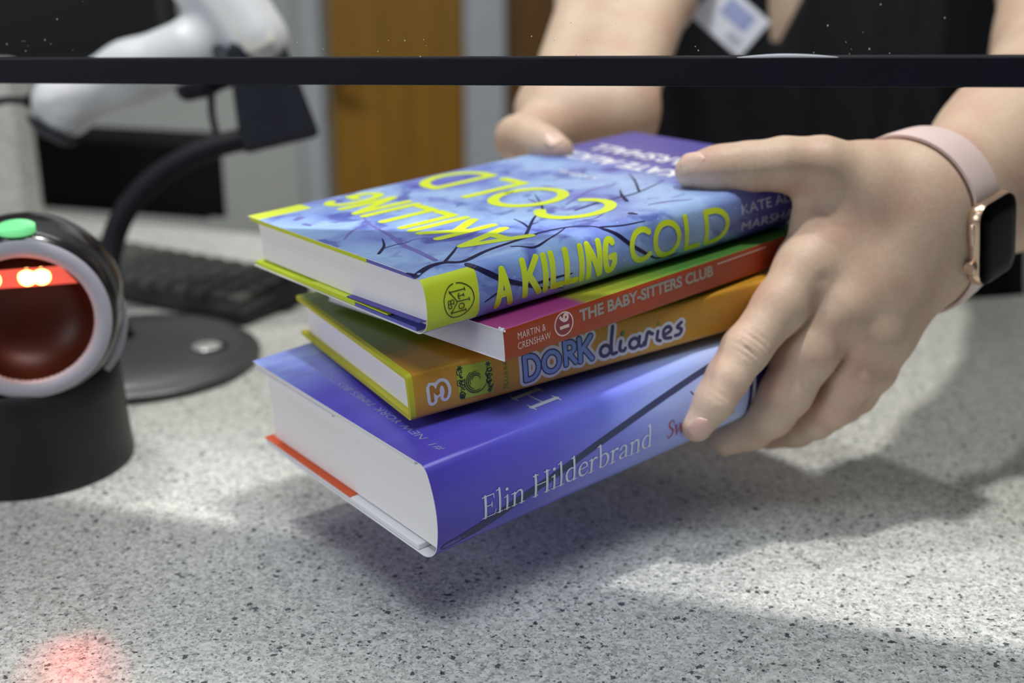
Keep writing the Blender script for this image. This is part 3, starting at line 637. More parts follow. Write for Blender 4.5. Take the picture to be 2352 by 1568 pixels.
tx = font('Russell', 0.0046); tw = width(tx); B.lay('author_lettering', [place(tx, lambda x, y: (0.0500 - y * 0.9, 0.0030 + x / tw * 0.0165))], mat('green_author_ink', (116, 140, 56), 0.5), 0.00016, case)
sub = []
for i, s_ in enumerate(('Tales', 'from a', 'Not-So-', 'Talented', 'Pop Star')):
    tx = font(s_, 0.0044); sub.append(place(tx, lambda x, y, i=i: (0.1600 + 0.0068 * i - y * 0.8, 0.0060 + x * 0.62)))
B.lay('subtitle_lettering', sub, mat('pale_yellow_ink', (214, 178, 96), 0.5), 0.00016, case)

# --- second book: thin paperback, orange-red spine
def bsc_art():
    nt = NT('pink_and_green_cover'); uv = nt.n('ShaderNodeUVMap'); sep = nt.n('ShaderNodeSeparateXYZ'); nt.l(uv.outputs[0], sep.inputs[0])
    nz = nt.n('ShaderNodeTexNoise'); nz.inputs['Scale'].default_value = 1.8; nz.inputs['Detail'].default_value = 2; nt.l(uv.outputs[0], nz.inputs['Vector'])
    a = nt.n('ShaderNodeMath', operation='MULTIPLY_ADD'); a.inputs[1].default_value = 0.12; nt.l(nz.outputs['Fac'], a.inputs[0]); nt.l(sep.outputs['X'], a.inputs[2])
    r = ramp(nt, [(0.0, lin((172, 74, 132))), (0.42, lin((150, 56, 116))), (0.46, lin((142, 138, 40))), (0.75, lin((108, 128, 40))), (1.0, lin((70, 118, 50)))]); nt.l(a.outputs[0], r.inputs['Fac'])
    nt.l(r.outputs[0], nt.b.inputs['Base Color']); nt.b.inputs['Roughness'].default_value = 0.3; return nt.m
S_ = Book('bsc', 'paperback_book', 'thin paperback with orange-red spine and silver capitals, second from top of stack', GROUP, 0.0004, 0.0004, 0.0002)
B = S_; T, L, W = B.T, B.L, B.W
M_RED = mat('orange_red_cover', (160, 56, 16), 0.4, vary=0.03)
qs = rng(-W, -0.002, 4) + [-0.0004, 0, 0.0004] + rng(0.002, T - 0.002, 5) + [T - 0.0004, T, T + 0.0004] + rng(T + 0.003, T + W, 6)
cov = B.sheet('paper_cover', rng(0, L, 6), qs, [bsc_art(), M_RED, M_WHITE], lambda u, q: 1 if -0.0004 < q < T else 0, thick=0.0004)
B.block(M_PG2, 0.0004, L - 0.0004, W - 0.0006, 0.0005, T - 0.0005, 0.0006, 0.0)
M_SIL = mat('silver_foil', (150, 146, 142), 0.28, 0.7); M_PALE = mat('pale_pink_ink', (226, 196, 190), 0.4)
sp = []
tx = font('MARTIN &', 0.0046, 0.0, 1.05); tw = width(tx); sp.append(place(tx, lambda x, y: (0.0078 + x / tw * 0.0162, 0.0082 + y)))
tx = font('CRENSHAW', 0.0046, 0.0, 1.05); tw2 = width(tx); sp.append(place(tx, lambda x, y: (0.0075 + x / tw2 * 0.0192, 0.0036 + y)))
B.lay('author_lettering', sp, M_PALE, 0.0001, cov)
tx = font('THE BABY-SITTERS CLUB', 0.0075, 0.035); tw3 = width(tx); B.lay('title_lettering', [place(tx, lambda x, y: (0.0450 + x / tw3 * 0.0906, 0.0068 + y))], M_SIL, 0.0001, cov)
def disc(cx, cy, rx, ry, n=28): return [(cx + rx * math.cos(2 * math.pi * i / n), cy + ry * math.sin(2 * math.pi * i / n)) for i in range(n)], [tuple(range(n))]
B.lay('number_ring', [disc(.0352, .0082, .0058, .0058)], M_PALE, 0.00006, cov); B.lay('number_disc', [disc(.0352, .0082, .0051, .0051)], mat('maroon_ink', (136, 44, 60), 0.4), 0.0001, cov)
tx = font('16', 0.0078, 0.04); tw4 = width(tx); B.lay('number_lettering', [place(tx, lambda x, y: (0.0352 + 0.0027 - y * 0.95, 0.0082 - 0.0036 + x / tw4 * 0.0072))], M_PALE, 0.00014, cov)
B.lay('spine_rule', [stroke([(.139, .0118), (.176, .0122)], 0.0006, smooth=False)], M_PALE, 0.0001, cov)
crn = [B.at(0.0001, T, 0.0003) + Vector((random.uniform(-.0004, .0012), random.uniform(0, .004) - 0.001, random.uniform(-.0006, .0004))) for _ in range(16)]
parts = [box(c - Vector((.0003,) * 3), c + Vector((.0004,) * 3)) for c in crn]; v, f = merge(parts); mesh('worn_corner', v, f, M_WHITE, cov, world_space=False)

# --- top book: blue jacket with yellow lettering and bare branches
def akc_art():
    nt = NT('wintry_blue_jacket'); uv = nt.n('ShaderNodeUVMap'); sep = nt.n('ShaderNodeSeparateXYZ'); nt.l(uv.outputs[0], sep.inputs[0])
    def noise(sc, det, dist=0.4):
        n = nt.n('ShaderNodeTexNoise'); n.inputs['Scale'].default_value = sc; n.inputs['Detail'].default_value = det; n.inputs['Distortion'].default_value = dist; nt.l(uv.outputs[0], n.inputs['Vector']); return n
    n1 = noise(2.6, 3); n2 = noise(6.5, 4, 1.0)
    r1 = ramp(nt, [(0.30, lin((98, 106, 194))), (0.44, lin((124, 150, 214))), (0.56, lin((156, 188, 232))), (0.72, lin((138, 158, 222)))]); nt.l(n1.outputs['Fac'], r1.inputs['Fac'])
    r2 = ramp(nt, [(0.33, lin((118, 108, 190))), (0.45, (1, 1, 1, 1))]); nt.l(n2.outputs['Fac'], r2.inputs['Fac'])
    mx = nt.n('ShaderNodeMixRGB', blend_type='MULTIPLY'); mx.inputs[0].default_value = 0.75; nt.l(r1.outputs[0], mx.inputs[1]); nt.l(r2.outputs[0], mx.inputs[2])
    # darker violet towards the foot of the cover
    a = nt.n('ShaderNodeMath', operation='MULTIPLY_ADD'); a.inputs[1].default_value = 0.55; nt.l(n1.outputs['Fac'], a.inputs[0]); nt.l(sep.outputs['X'], a.inputs[2])
    b = nt.n('ShaderNodeMath', operation='MULTIPLY_ADD'); b.inputs[1].default_value = -0.10; nt.l(sep.outputs['Y'], b.inputs[0]); nt.l(a.outputs[0], b.inputs[2])
    d = nt.n('ShaderNodeMapRange'); d.inputs[1].default_value = 1.66; d.inputs[2].default_value = 1.92; nt.l(b.outputs[0], d.inputs[0])
    m2 = nt.n('ShaderNodeMixRGB'); nt.l(d.outputs[0], m2.inputs[0]); nt.l(mx.outputs[0], m2.inputs[1]); m2.inputs[2].default_value = lin((74, 72, 158))
    # snow
    vo = nt.n('ShaderNodeTexVoronoi'); vo.inputs['Scale'].default_value = 26; nt.l(uv.outputs[0], vo.inputs['Vector'])
    r3 = ramp(nt, [(0.0, (1, 1, 1, 1)), (0.075, (1, 1, 1, 1)), (0.10, (0, 0, 0, 1))]); nt.l(vo.outputs['Distance'], r3.inputs['Fac'])
    s3 = nt.n('ShaderNodeSeparateColor'); nt.l(vo.outputs['Color'], s3.inputs[0]); g3 = nt.n('ShaderNodeMath', operation='GREATER_THAN'); g3.inputs[1].default_value = 0.45; nt.l(s3.outputs[0], g3.inputs[0])
    gg = nt.n('ShaderNodeMath', operation='MULTIPLY'); nt.l(r3.outputs[0], gg.inputs[0]); nt.l(g3.outputs[0], gg.inputs[1])
    ggg = nt.n('ShaderNodeMath', operation='MULTIPLY'); nt.l(gg.outputs[0], ggg.inputs[0]); ggg.inputs[1].default_value = 0.6
    m3 = nt.n('ShaderNodeMixRGB'); nt.l(ggg.outputs[0], m3.inputs[0]); nt.l(m2.outputs[0], m3.inputs[1]); m3.inputs[2].default_value = lin((206, 212, 244))
    nt.l(m3.outputs[0], nt.b.inputs['Base Color']); nt.b.inputs['Roughness'].default_value = 0.36; nt.b.inputs['Specular IOR Level'].default_value = 0.45
    return nt.m
A_ = Book('akc', 'hardcover_book', 'blue hardcover with yellow capitals over bare branches, topmost book of the stack', GROUP, 0.005, 0.006, 0.0032)
B = A_; T, L, W = B.T, B.L, B.W
M_YEL = mat('lemon_yellow_print', (206, 222, 50), 0.4, vary=0.02); M_BLUEIN = mat('violet_blue_paper', (96, 100, 190), 0.5)
qs = rng(-W, -0.009, 5) + rng(-0.006, 0.006, 11) + rng(0.0075, T - 0.0065, 10) + rng(T - 0.005, T + 0.005, 11) + rng(T + 0.007, T + 0.146, 6) + [T + 0.150, T + W]
jk = B.sheet('dust_jacket', [0, 0.012, 0.0277] + rng(0.0312, L, 8), qs, [akc_art(), M_YEL, M_WHITE], lambda u, q: 1 if (u < 0.0277 and 0 <= q < T + 0.0004) or (u < 0.0312 and q > T + 0.149) else 0)
B.block(M_PG, 0.0035, L - 0.0035, W - 0.0035, 0.0038, T - 0.0030, 0.0012)
board(B, 'cover_board', T - 0.0028, T - 0.0004, 0.045, M_YEL); board(B, 'cover_board', 0.0004, 0.0028, 0.060, M_YEL)
v, f = box((0.0008, 0.006, T - 0.0024), (L - 0.001, 0.045, T - 0.0004)); mesh('board_hinge', v, f, M_BLUEIN, B.root, world_space=False)
v, f = box((0.0008, 0.008, 0.0004), (L - 0.001, 0.060, 0.0020)); mesh('board_hinge', v, f, M_BLUEIN, B.root, world_space=False)
M_FLAP = mat('deep_violet_paper', (66, 58, 150), 0.45)
flp = [(0.0, 0.066, 0.0036), (0.0, 0.004, 0.0052), (0.0, 0.0015, 0.0062), (L, 0.0015, 0.0062), (L, 0.004, 0.0052), (L, 0.066, 0.0036)]
v = [Vector(p) for p in flp] + [Vector(p) + Vector((0, 0, 0.0004)) for p in flp]
mesh('jacket_flap', v, [(0, 1, 4, 5)[::-1], (1, 2, 3, 4)[::-1], (6, 7, 10, 11), (7, 8, 9, 10), (0, 6, 7, 1), (1, 7, 8, 2), (5, 4, 10, 11), (4, 3, 9, 10), (2, 8, 9, 3), (0, 5, 11, 6)], [M_FLAP], B.root, world_space=False)
v, f = box((0.0, 0.03, 0.0029), (0.006, 0.100, 0.0034)); mesh('jacket_flap', v, f, M_YEL, B.root, world_space=False)
M_YL = mat('lemon_lettering', (212, 232, 44), 0.35, vary=0.03)
sp = []
for ch, a, b, y0, y1 in (('A', 37.2, 45.2, 4.6, 21.4), ('K', 52.2, 61.4, 6.2, 22.6), ('I', 63, 67, 6, 22.4), ('L', 68.6, 75, 6, 22.4), ('L', 77, 83.6, 6, 22.2), ('I', 84.6, 88.6, 6, 22), ('N', 90, 98.6, 6, 22), ('G', 100.6, 107.6, 6, 21.8)):
    sp += cap(ch, a / 1000, b / 1000, y0 / 1000, y1 / 1000, 0.0032)
for ch, a, b, y0, y1 in (('C', 117.5, 131.5, 6.6, 22), ('O', 133, 150, 5.4, 22), ('L', 153.5, 164, 5, 22), ('D', 167, 184.5, 5, 21.6)):
    sp += cap(ch, a / 1000, b / 1000, y0 / 1000, y1 / 1000, 0.0030)
B.lay('spine_title', sp, M_YL, 0.0002, jk)
cv = []
fnc = lambda a, b: (b, T + a)                                                    # (v, u) -> (u, q)
def cap_cover(ch, v0, v1, utop, ubot, w): return [place(s_, lambda x, y: (ubot - (y) * (ubot - utop), T + x)) for s_ in ()] or [
    (lambda st: stroke([(ubot - b * (ubot - utop), T + v0 + a * (v1 - v0)) for a, b in st], w, smooth=len(st) > 6))(st) for st in CAPS[ch]]
for ch, a, b in (('A', 15, 36), ('K', 43, 61), ('I', 64, 71), ('L', 74, 89), ('L', 92, 107), ('I', 108, 115), ('N', 118, 136), ('G', 139, 157)):
    cv += cap_cover(ch, a / 1000, b / 1000, 0.0405, 0.0715, 0.0056)
for ch, a, b in (('C', 21, 52), ('O', 58, 94), ('L', 101, 122), ('D', 131, 158)):
    cv += cap_cover(ch, a / 1000, b / 1000, 0.0985, 0.1385, 0.0062)
B.lay('cover_title', cv, M_YL, 0.00016, jk)
M_WL = mat('white_lettering', (238, 240, 250), 0.4)
aw = []
tx = font('KATE ALICE', 0.018, 0.028); tw = width(tx); aw.append(place(tx, lambda x, y: (0.2085 - y, T + 0.050 + x / tw * 0.098)))
tx = font('MARSHALL', 0.0195, 0.02); tw5 = width(tx); aw.append(place(tx, lambda x, y: (0.2330 - y, T + 0.050 + x / tw5 * 0.098)))
tx = font('A NOVEL', 0.006, 0.01); tw6 = width(tx); aw.append(place(tx, lambda x, y: (0.1712 - y, T + 0.078 + x / tw6 * 0.036)))
B.lay('author_lettering', aw, M_WL, 0.00016, jk)
aw = []
tx = font('KATE ALICE', 0.0074, 0.0); tw7 = width(tx); aw.append(place(tx, lambda x, y: (0.1938 + x / tw7 * 0.050, 0.0150 + y)))
tx = font('MARSHALL', 0.0068, 0.0); tw8 = width(tx); aw.append(place(tx, lambda x, y: (0.1938 + x / tw8 * 0.050, 0.0062 + y)))
B.lay('spine_author', aw, mat('pale_grey_lettering', (196, 200, 226), 0.4), 0.0002, jk)
M_BR = mat('dark_branch_print', (44, 40, 96), 0.45); M_BRS = mat('faded_violet_branch_print', (104, 100, 176), 0.45)
def br(pts, w): return stroke([B.px(x, y) for x, y in pts], [k * 1.35 / 1000 for k in w])
dark = [br([(955, 633), (985, 613), (1020, 603), (1065, 600), (1120, 575), (1200, 548), (1250, 532), (1320, 520), (1388, 521)], [2.6, 2.8, 2.6, 2.2, 1.9, 1.7, 1.5, 1.2, 1.0]),
        br([(1385, 521), (1410, 535), (1440, 560), (1475, 580), (1500, 592)], [1.2, 1.5, 1.5, 1.2, .6]),
        br([(1075, 604), (1110, 622), (1150, 640), (1195, 650), (1250, 662)], [2.2, 2, 1.8, 1.4, .6]), br([(1210, 652), (1260, 636), (1305, 624)], [1.1, .9, .4]),
        br([(1150, 640), (1140, 662), (1105, 690)], [1, .8, .4]), br([(1240, 655), (1290, 662)], [.6, .3]),
        br([(1175, 566), (1230, 563), (1275, 540), (1300, 522)], [1, 1, .8, .4]), br([(1205, 546), (1216, 522), (1225, 503), (1238, 487)], [1.4, 1.2, 1, .4]),
        br([(1216, 524), (1200, 512), (1180, 503)], [1, .9, .4]), br([(1222, 515), (1236, 510)], [.8, .3]), br([(1248, 489), (1243, 470), (1228, 445)], [.9, .8, .3]), br([(1243, 470), (1212, 457)], [.7, .3]),
        br([(1440, 462), (1428, 448), (1424, 436)], [1.6, 1.2, .4]), br([(1320, 484), (1380, 463), (1430, 452), (1470, 440), (1525, 415)], [.6, 1, 1.2, 1, .4]), br([(1468, 440), (1458, 415), (1445, 400)], [1, .9, .4]),
        br([(870, 583), (882, 565), (878, 548)], [1.2, 1, .4]), br([(882, 570), (910, 562), (940, 556)], [.6, .5, .2]), br([(1020, 603), (1040, 580), (1052, 563)], [1.2, 1, .4]), br([(955, 633), (935, 628)], [2.4, 1.4]),
        br([(1448, 490), (1462, 492)], [2.2, 1.2]), br([(1380, 520), (1430, 512), (1480, 503)], [.8, .6, .3]), br([(1500, 592), (1530, 588), (1552, 580)], [.8, .7, .4])]
soft = [br([(1000, 598), (965, 580), (925, 562), (895, 540), (850, 515), (830, 492)], [2, 2, 2.2, 1.6, 1.2, .6]), br([(925, 560), (960, 548), (1010, 545)], [1, .8, .4]), br([(850, 512), (810, 530), (790, 550)], [1, 1, .6]),
        br([(690, 500), (680, 505)], [3.4, 2.6]), br([(700, 515), (712, 518)], [2.4, 1.6]), br([(1300, 470), (1350, 440), (1400, 425)], [1, 1.4, .6]), br([(1490, 470), (1540, 462), (1590, 458)], [1, 1.6, .6]), br([(1340, 505), (1370, 500), (1400, 480)], [1, 1, .5])]
B.lay('soft_artwork', soft[:3], M_BRS, 0.00007, jk)
for s_ in soft[3:]: B.lay('soft_artwork', [s_], M_BRS, 0.00007, jk); B.lay('branch_artwork', dark, M_BR, 0.00011, jk)
# round publisher-style roundel drawn on the yellow patch (circle, Y fork, letters B T O)
LG_ = mat('black_print', (28, 34, 20), 0.5)
lc = (0.0168, 0.0132)
def lg(x, y):                            # crop pixel (8.71 px per photo pixel) on the patch -> (u, q)
    return B.px(960 + x / 8.711, 580 + y / 8.711)
lgs = [stroke([lg(x, y) for x, y in pp], 0.00042, smooth=sm) for pp, sm in (
    ([(632, 600), (545, 660), (475, 770), (437, 900), (440, 1010), (475, 1130), (540, 1220), (620, 1268), (700, 1272), (800, 1235), (900, 1160), (985, 1050), (1030, 920), (1030, 820), (990, 700), (920, 630), (830, 590), (765, 578), (700, 584)], True),
    ([(548, 765), (700, 945), (595, 1190)], False), ([(548, 770), (850, 692)], False), ([(700, 945), (940, 888)], False), ([(595, 1188), (885, 1106)], False),
    ([(842, 665), (856, 718)], False), ([(932, 862), (946, 912)], False), ([(878, 1084), (892, 1124)], False), ([(543, 745), (556, 795)], False), ([(588, 1165), (600, 1210)], False),
    ([(720, 838), (826, 806)], False), ([(816, 782), (832, 832)], False), ([(738, 786), (718, 796), (716, 850), (732, 886), (748, 884)], True),
    ([(838, 1000), (818, 982), (780, 980), (748, 1000), (734, 1040), (752, 1080), (790, 1088), (826, 1066), (842, 1030), (838, 1000)], True),
    ([(522, 1010), (632, 988)], False), ([(520, 1012), (516, 950), (540, 936), (566, 950), (574, 998)], True), ([(574, 996), (570, 930), (596, 912), (626, 930), (634, 990)], True), ([(524, 1010), (526, 1070), (550, 1092), (586, 1078), (592, 1044), (572, 1034)], True))]
B.lay('roundel_emblem', lgs, LG_, 0.00025, jk)

# ------------------------------------------------------------------ the person: one continuous skin surface, hands closed on the books
def Pn(px, py, z): return np.array(P(px, py, z), np.float32)
WA = Vector(dirw((0.72, -0.36, 0.60))).normalized()                              # forearm axis at the watch wrist
WN = Vector(dirw((0.70, 0.20, -0.70))); WN = (WN - WA * WN.dot(WA)).normalized()  # back of the wrist
WT = WA.cross(WN).normalized()
WC = Vector(P(2272, 545, 0.652)) - WN * 0.0360                                   # wrist centre
def V3(v): return np.array(v, np.float32)
LW = [V3(WC + WT * s) for s in (-0.017, 0.013)]
LEL = Pn(2470, 110, 0.86)
LM = Pn(2335, 365, 0.735)
LMCP = dict(i=(Pn(1853, 612, .647), .0158), m=(Pn(1930, 712, .645), .0152), r=(Pn(1998, 770, .652), .0142), p=(Pn(2042, 772, .664), .0128))
LROOT = dict(i=Pn(2085, 440, .668), m=Pn(2105, 500, .664), r=Pn(2112, 560, .664), p=Pn(2112, 610, .668))
LF = dict(i=[(1853, 612, .647, 15.4), (1790, 705, .637, 13.2), (1712, 803, .630, 11.6), (1672, 866, .628, 10.3), (1640, 920, .6272, 9.6), (1600, 978, .6285, 7.9)],
          m=[(1922, 712, .648, 15.6), (1858, 808, .647, 14.4), (1806, 900, .652, 13.0), (1770, 950, .661, 11.8), (1726, 984, .673, 10.6), (1668, 1008, .677, 9.0)],
          r=[(1998, 770, .652, 14.0), (1960, 860, .654, 12.0), (1912, 932, .663, 11.0), (1875, 962, .676, 10.0), (1830, 984, .689, 9.4), (1765, 998, .700, 8.3)],
          p=[(2042, 772, .664, 12.4), (2010, 850, .668, 10.6), (1968, 906, .677, 9.8), (1940, 930, .688, 9.0), (1908, 950, .699, 8.6), (1855, 970, .712, 7.6)])
LTH = [(2075, 455, .668, 21), (1985, 418, .660, 19), (1885, 387, .647, 15.2), (1800, 379, .646, 13.0), (1716, 383, .649, 11.4), (1650, 387, .651, 10.4), (1588, 393, .6535, 8.6)]
def chain(p, js, k=0.006):
    d = None
    for a, b in zip(js[:-1], js[1:]):
        e = rc(p, Pn(*a[:3]), Pn(*b[:3]), a[3] / 1000, b[3] / 1000)
        d = e if d is None else smin(d, e, k)
    return d
RW = [Pn(1272, 250, .862), Pn(1428, 250, .862)]
RE = [Pn(1368, -10, .985), Pn(1512, -10, .985)]
REL = [Pn(1420, -190, 1.06), Pn(1570, -190, 1.06)]
RMCP = [(1300, 440, .866), (1352, 452, .872), (1405, 452, .874), (1450, 442, .872)]
RF = []
for (x, y, z), xx in zip(RMCP, (0, 4, 6, 6)):
    RF.append([(x, y, z, 13), (x - 8, 560, z + .002, 12), (x - 14, 665, z - .006, 11), (x - 16, 735, z - .03, 10), (x - 14, 775, z - .055, 9.3), (x - 10, 800, z - .085, 8.2)])
RTH = [(1290, 300, .852, 20), (1222, 312, .826, 16), (1190, 318, .800, 13.2), (1215, 322, .778, 12.0), (1250, 335, .766, 10.6), (1284, 346, .756, 8.8)]
SHR, SHL = np.array((0.115, 1.29, 0.47), np.float32), np.array((0.475, 1.27, 0.47), np.float32)
LEFT_C = Pn(1950, 650, .66); RIGHT_C = Pn(1330, 480, .85)
def groove(p, c, ax, amp, wid, rad):
    """shallow skin crease across a finger: plane through c with normal ax"""
    q = p - c; s = q @ ax; r2 = np.einsum('ij,ij->i', q, q) - s * s
    return amp * np.exp(-(s / wid) ** 2) * np.exp(-r2 / rad ** 2)
def bump(p, c, amp, rad):
    q = p - c; return amp * np.exp(-np.einsum('ij,ij->i', q, q) / rad ** 2)
def nrm(v): return v / np.linalg.norm(v)
ix_ax = nrm(Pn(1640, 920, .6245) - Pn(1780, 715, .6365))
toward = lambda p: nrm(np.array((0, 0, CAMZ), np.float32) - p)
CREASES = []
pip = Pn(1722, 796, .629); pip = pip + toward(pip) * 0.0105
for o, a in ((-.0064, .0007), (-.0034, .0014), (-.0002, .0009), (.0028, .0015), (.0058, .0007)):
    CREASES.append((pip + ix_ax * o + np.array((.002, 0, 0), np.float32), nrm(ix_ax + np.array((0.25, 0, 0.2), np.float32) * (o * 60)), a, .0010, .0065))
dip = Pn(1655, 912, .6245); dip = dip + toward(dip) * 0.009
for o in (-.0015, .0015): CREASES.append((dip + ix_ax * o, ix_ax, .00035, .0008, .0055))
th_ax = nrm(Pn(1600, 392, .653) - Pn(1760, 381, .648))
thip = Pn(1712, 380, .649); thip = thip + toward(thip) * 0.010
for o in (-.005, -.002, .001, .004): CREASES.append((thip + th_ax * o, th_ax, .00045, .0009, .0085))
BUMPS = [(Pn(1860, 625, .632), -.0010, .016), (Pn(1938, 722, .630), -.0008, .014), (Pn(1890, 690, .630), .0008, .010), (Pn(1965, 760, .634), .0006, .010), (Pn(1885, 640, .632), .0010, .004),
         (Pn(1905, 500, .640), .0022, .022), (Pn(1860, 455, .635), .0028, .016)]
def left_hand(p):
    palm = None
    for k in 'imrp':
        e = rc(p, LROOT[k], LMCP[k][0], .0205, LMCP[k][1]); palm = e if palm is None else smin(palm, e, .016)
    wr = smin(rc(p, LW[0], LW[1], .0240, .0225), rc(p, (LW[0] + LW[1]) / 2, (LROOT['m'] + LROOT['i']) / 2, .024, .024), .02)
    palm = smin(palm, wr, .022)
    th = chain(p, LTH, .008); web = rc(p, Pn(1945, 455, .655), Pn(1872, 500, .650), .018, .0125)
    palm = smin(palm, web, .018); palm = smin(palm, rc(p, Pn(1868, 700, .652), Pn(1806, 806, .656), .013, .010), .010)
    hand = smin(palm, th, .015)
    for k in 'imrp':
        f = chain(p, LF[k], .005); hand = np.minimum(hand, smin(palm, f, .007)) if k != 'i' else smin(hand, f, .006)
    for c, ax, a, w, r in CREASES: hand = hand + groove(p, c, ax, a, w, r)
    for c, a, r in BUMPS: hand = hand + bump(p, c, a, r)
    return hand
def right_hand(p):
    palm = None
    for x, y, z in RMCP:
        e = rc(p, Pn(1275 + (x - 1290) * 0.85, 290, .862), Pn(x, y, z), .020, .0140); palm = e if palm is None else smin(palm, e, .014)
    hand = smin(palm, chain(p, RTH, .008), .014)
    for f in RF: hand = np.minimum(hand, smin(palm, chain(p, f, .005), .007))
    return hand
def arms(p):
    l = smin(rc(p, LW[0], LM - V3(WT) * .012, .0240, .038), rc(p, LW[1], LM + V3(WT) * .012, .0225, .036), .03)
    l = smin(l, rc(p, LM, LEL, .042, .047), .03); l = smin(l, rc(p, LEL, SHL, .047, .055), .03)
    r = None
    for a, b, c in zip(RW, RE, REL):
        e = smin(rc(p, a, b, .0215, .0270), rc(p, b, c, .0270, .034), .02); r = e if r is None else smin(r, e, .03)
    r = smin(r, rc(p, RW[0], RW[1], .021, .021), .02)
    r = smin(r, rc(p, (REL[0] + REL[1]) / 2, SHR, .046, .055), .03)
    return l, r
def torso(p):
    c1 = smin(rc(p, (0.215, 1.30, -0.30), (0.235, 1.29, 0.36), .135, .112), rc(p, (0.385, 1.29, -0.30), (0.355, 1.28, 0.36), .140, .112), .06)
    c1 = smin(c1, rc(p, (0.44, 1.27, -0.34), (0.425, 1.28, -0.04), .135, .095), .05)
    c1 = smin(c1, rc(p, SHR, SHL, .06, .06), .10); c1 = smin(c1, rc(p, (0.295, 1.29, 0.45), (0.295, 1.27, 0.60), .058, .055), .05)
    return c1
def skin_sdf(p):
    l, r = arms(p)
    out = smin(torso(p), l, .03); out = smin(out, r, .03)
    m = np.linalg.norm(p - LEFT_C, axis=1) < 0.17
    if m.any(): out[m] = smin(out[m], left_hand(p[m]), .020)
    m = np.linalg.norm(p - RIGHT_C, axis=1) < 0.20
    if m.any(): out[m] = smin(out[m], right_hand(p[m]), .020)
    return out
def skin_material():
    nt = NT('skin'); b = nt.b; tc = nt.n('ShaderNodeTexCoord')
    n1 = nt.n('ShaderNodeTexNoise'); n1.inputs['Scale'].default_value = 38; n1.inputs['Detail'].default_value = 3; nt.l(tc.outputs['Object'], n1.inputs['Vector'])
    r1 = ramp(nt, [(0.30, lin((205, 170, 151))), (0.52, lin((208, 182, 160))), (0.72, lin((214, 191, 168)))]); nt.l(n1.outputs['Fac'], r1.inputs['Fac'])
    n2 = nt.n('ShaderNodeTexNoise'); n2.inputs['Scale'].default_value = 420; n2.inputs['Detail'].default_value = 2; nt.l(tc.outputs['Object'], n2.inputs['Vector'])
    r2 = ramp(nt, [(0.3, (0.94, 0.92, 0.92, 1)), (0.7, (1.03, 1.02, 1.01, 1))]); nt.l(n2.outputs['Fac'], r2.inputs['Fac'])
    m = nt.n('ShaderNodeMixRGB', blend_type='MULTIPLY'); m.inputs[0].default_value = 1; nt.l(r1.outputs[0], m.inputs[1]); nt.l(r2.outputs[0], m.inputs[2])
    nt.l(m.outputs[0], b.inputs['Base Color']); b.inputs['Roughness'].default_value = 0.5; b.inputs['Specular IOR Level'].default_value = 0.4
    b.inputs['Subsurface Weight'].default_value = 0.12; b.inputs['Subsurface Radius'].default_value = (0.006, 0.0025, 0.0012); b.inputs['Subsurface Scale'].default_value = 1.0
    v = nt.n('ShaderNodeTexVoronoi'); v.inputs['Scale'].default_value = 900; nt.l(tc.outputs['Object'], v.inputs['Vector'])
    ad = nt.n('ShaderNodeMath', operation='ADD'); nt.l(v.outputs['Distance'], ad.inputs[0]); nt.l(n2.outputs['Fac'], ad.inputs[1])
    bp = nt.n('ShaderNodeBump'); bp.inputs['Strength'].default_value = 0.16; bp.inputs['Distance'].default_value = 0.0004; nt.l(ad.outputs[0], bp.inputs['Height']); nt.l(bp.outputs[0], b.inputs['Normal'])
    return nt.m
SV, SF_ = surface(skin_sdf, (-0.02, 0.50, -0.02), (0.62, 1.46, 0.66), 0.00135)
person = mesh_np('person', SV, SF_, skin_material())
tag(person, 'person in black V-neck shirt reaching over the counter, both hands gripping the books', 'person')
# shirt
def shirt_sdf(p):
    folds = 0.0022 * np.sin(p[:, 0] * 95 + 2.5 * np.sin(p[:, 2] * 9)) * np.clip((0.32 - p[:, 2]) * 5, 0.15, 1) + 0.0015 * np.sin(p[:, 0] * 210 + p[:, 2] * 12)
    l = rc(p, SHL, SHL * .45 + LEL * .55, .070, .062); r = rc(p, SHR, SHR * .45 + np.asarray((REL[0] + REL[1]) / 2) * .55, .068, .064)
    d = smin(torso(p) - 0.008 - folds, smin(l, r, .01), .04)
    d = np.maximum(d, p[:, 2] - 0.535)
    zz = p[:, 2] - 0.200; w = np.maximum(0.2345 - 0.10 * zz - p[:, 0], p[:, 0] - (0.2440 + 0.46 * zz)); w = np.maximum(w, p[:, 1] - 1.30); w = np.maximum(w, -zz)
    return np.maximum(d, -w)
HV, HF = surface(shirt_sdf, (-0.02, 1.02, -0.46), (0.62, 1.46, 0.56), 0.004, 1)
M_SHIRT = mat('black_fabric', (22, 22, 26), 0.85, spec=0.2, vary=0.15, vscale=60, bump=0.3, bscale=900)
mesh_np('shirt', HV, HF, M_SHIRT, person)
def trouser_sdf(p):
    d = smin(rc(p, (0.22, 1.32, -0.40), (0.20, 1.34, -1.02), .095, .06), rc(p, (0.37, 1.32, -0.40), (0.39, 1.34, -1.02), .095, .06), .03)
    return smin(d, rc(p, (0.23, 1.30, -0.36), (0.36, 1.30, -0.36), .122, .122), .03)
TV, TF = surface(trouser_sdf, (0.02, 1.12, -1.12), (0.56, 1.50, -0.20), 0.008, 1)
mesh_np('trousers', TV, TF, mat('dark_trousers', (28, 28, 32), 0.8), person)
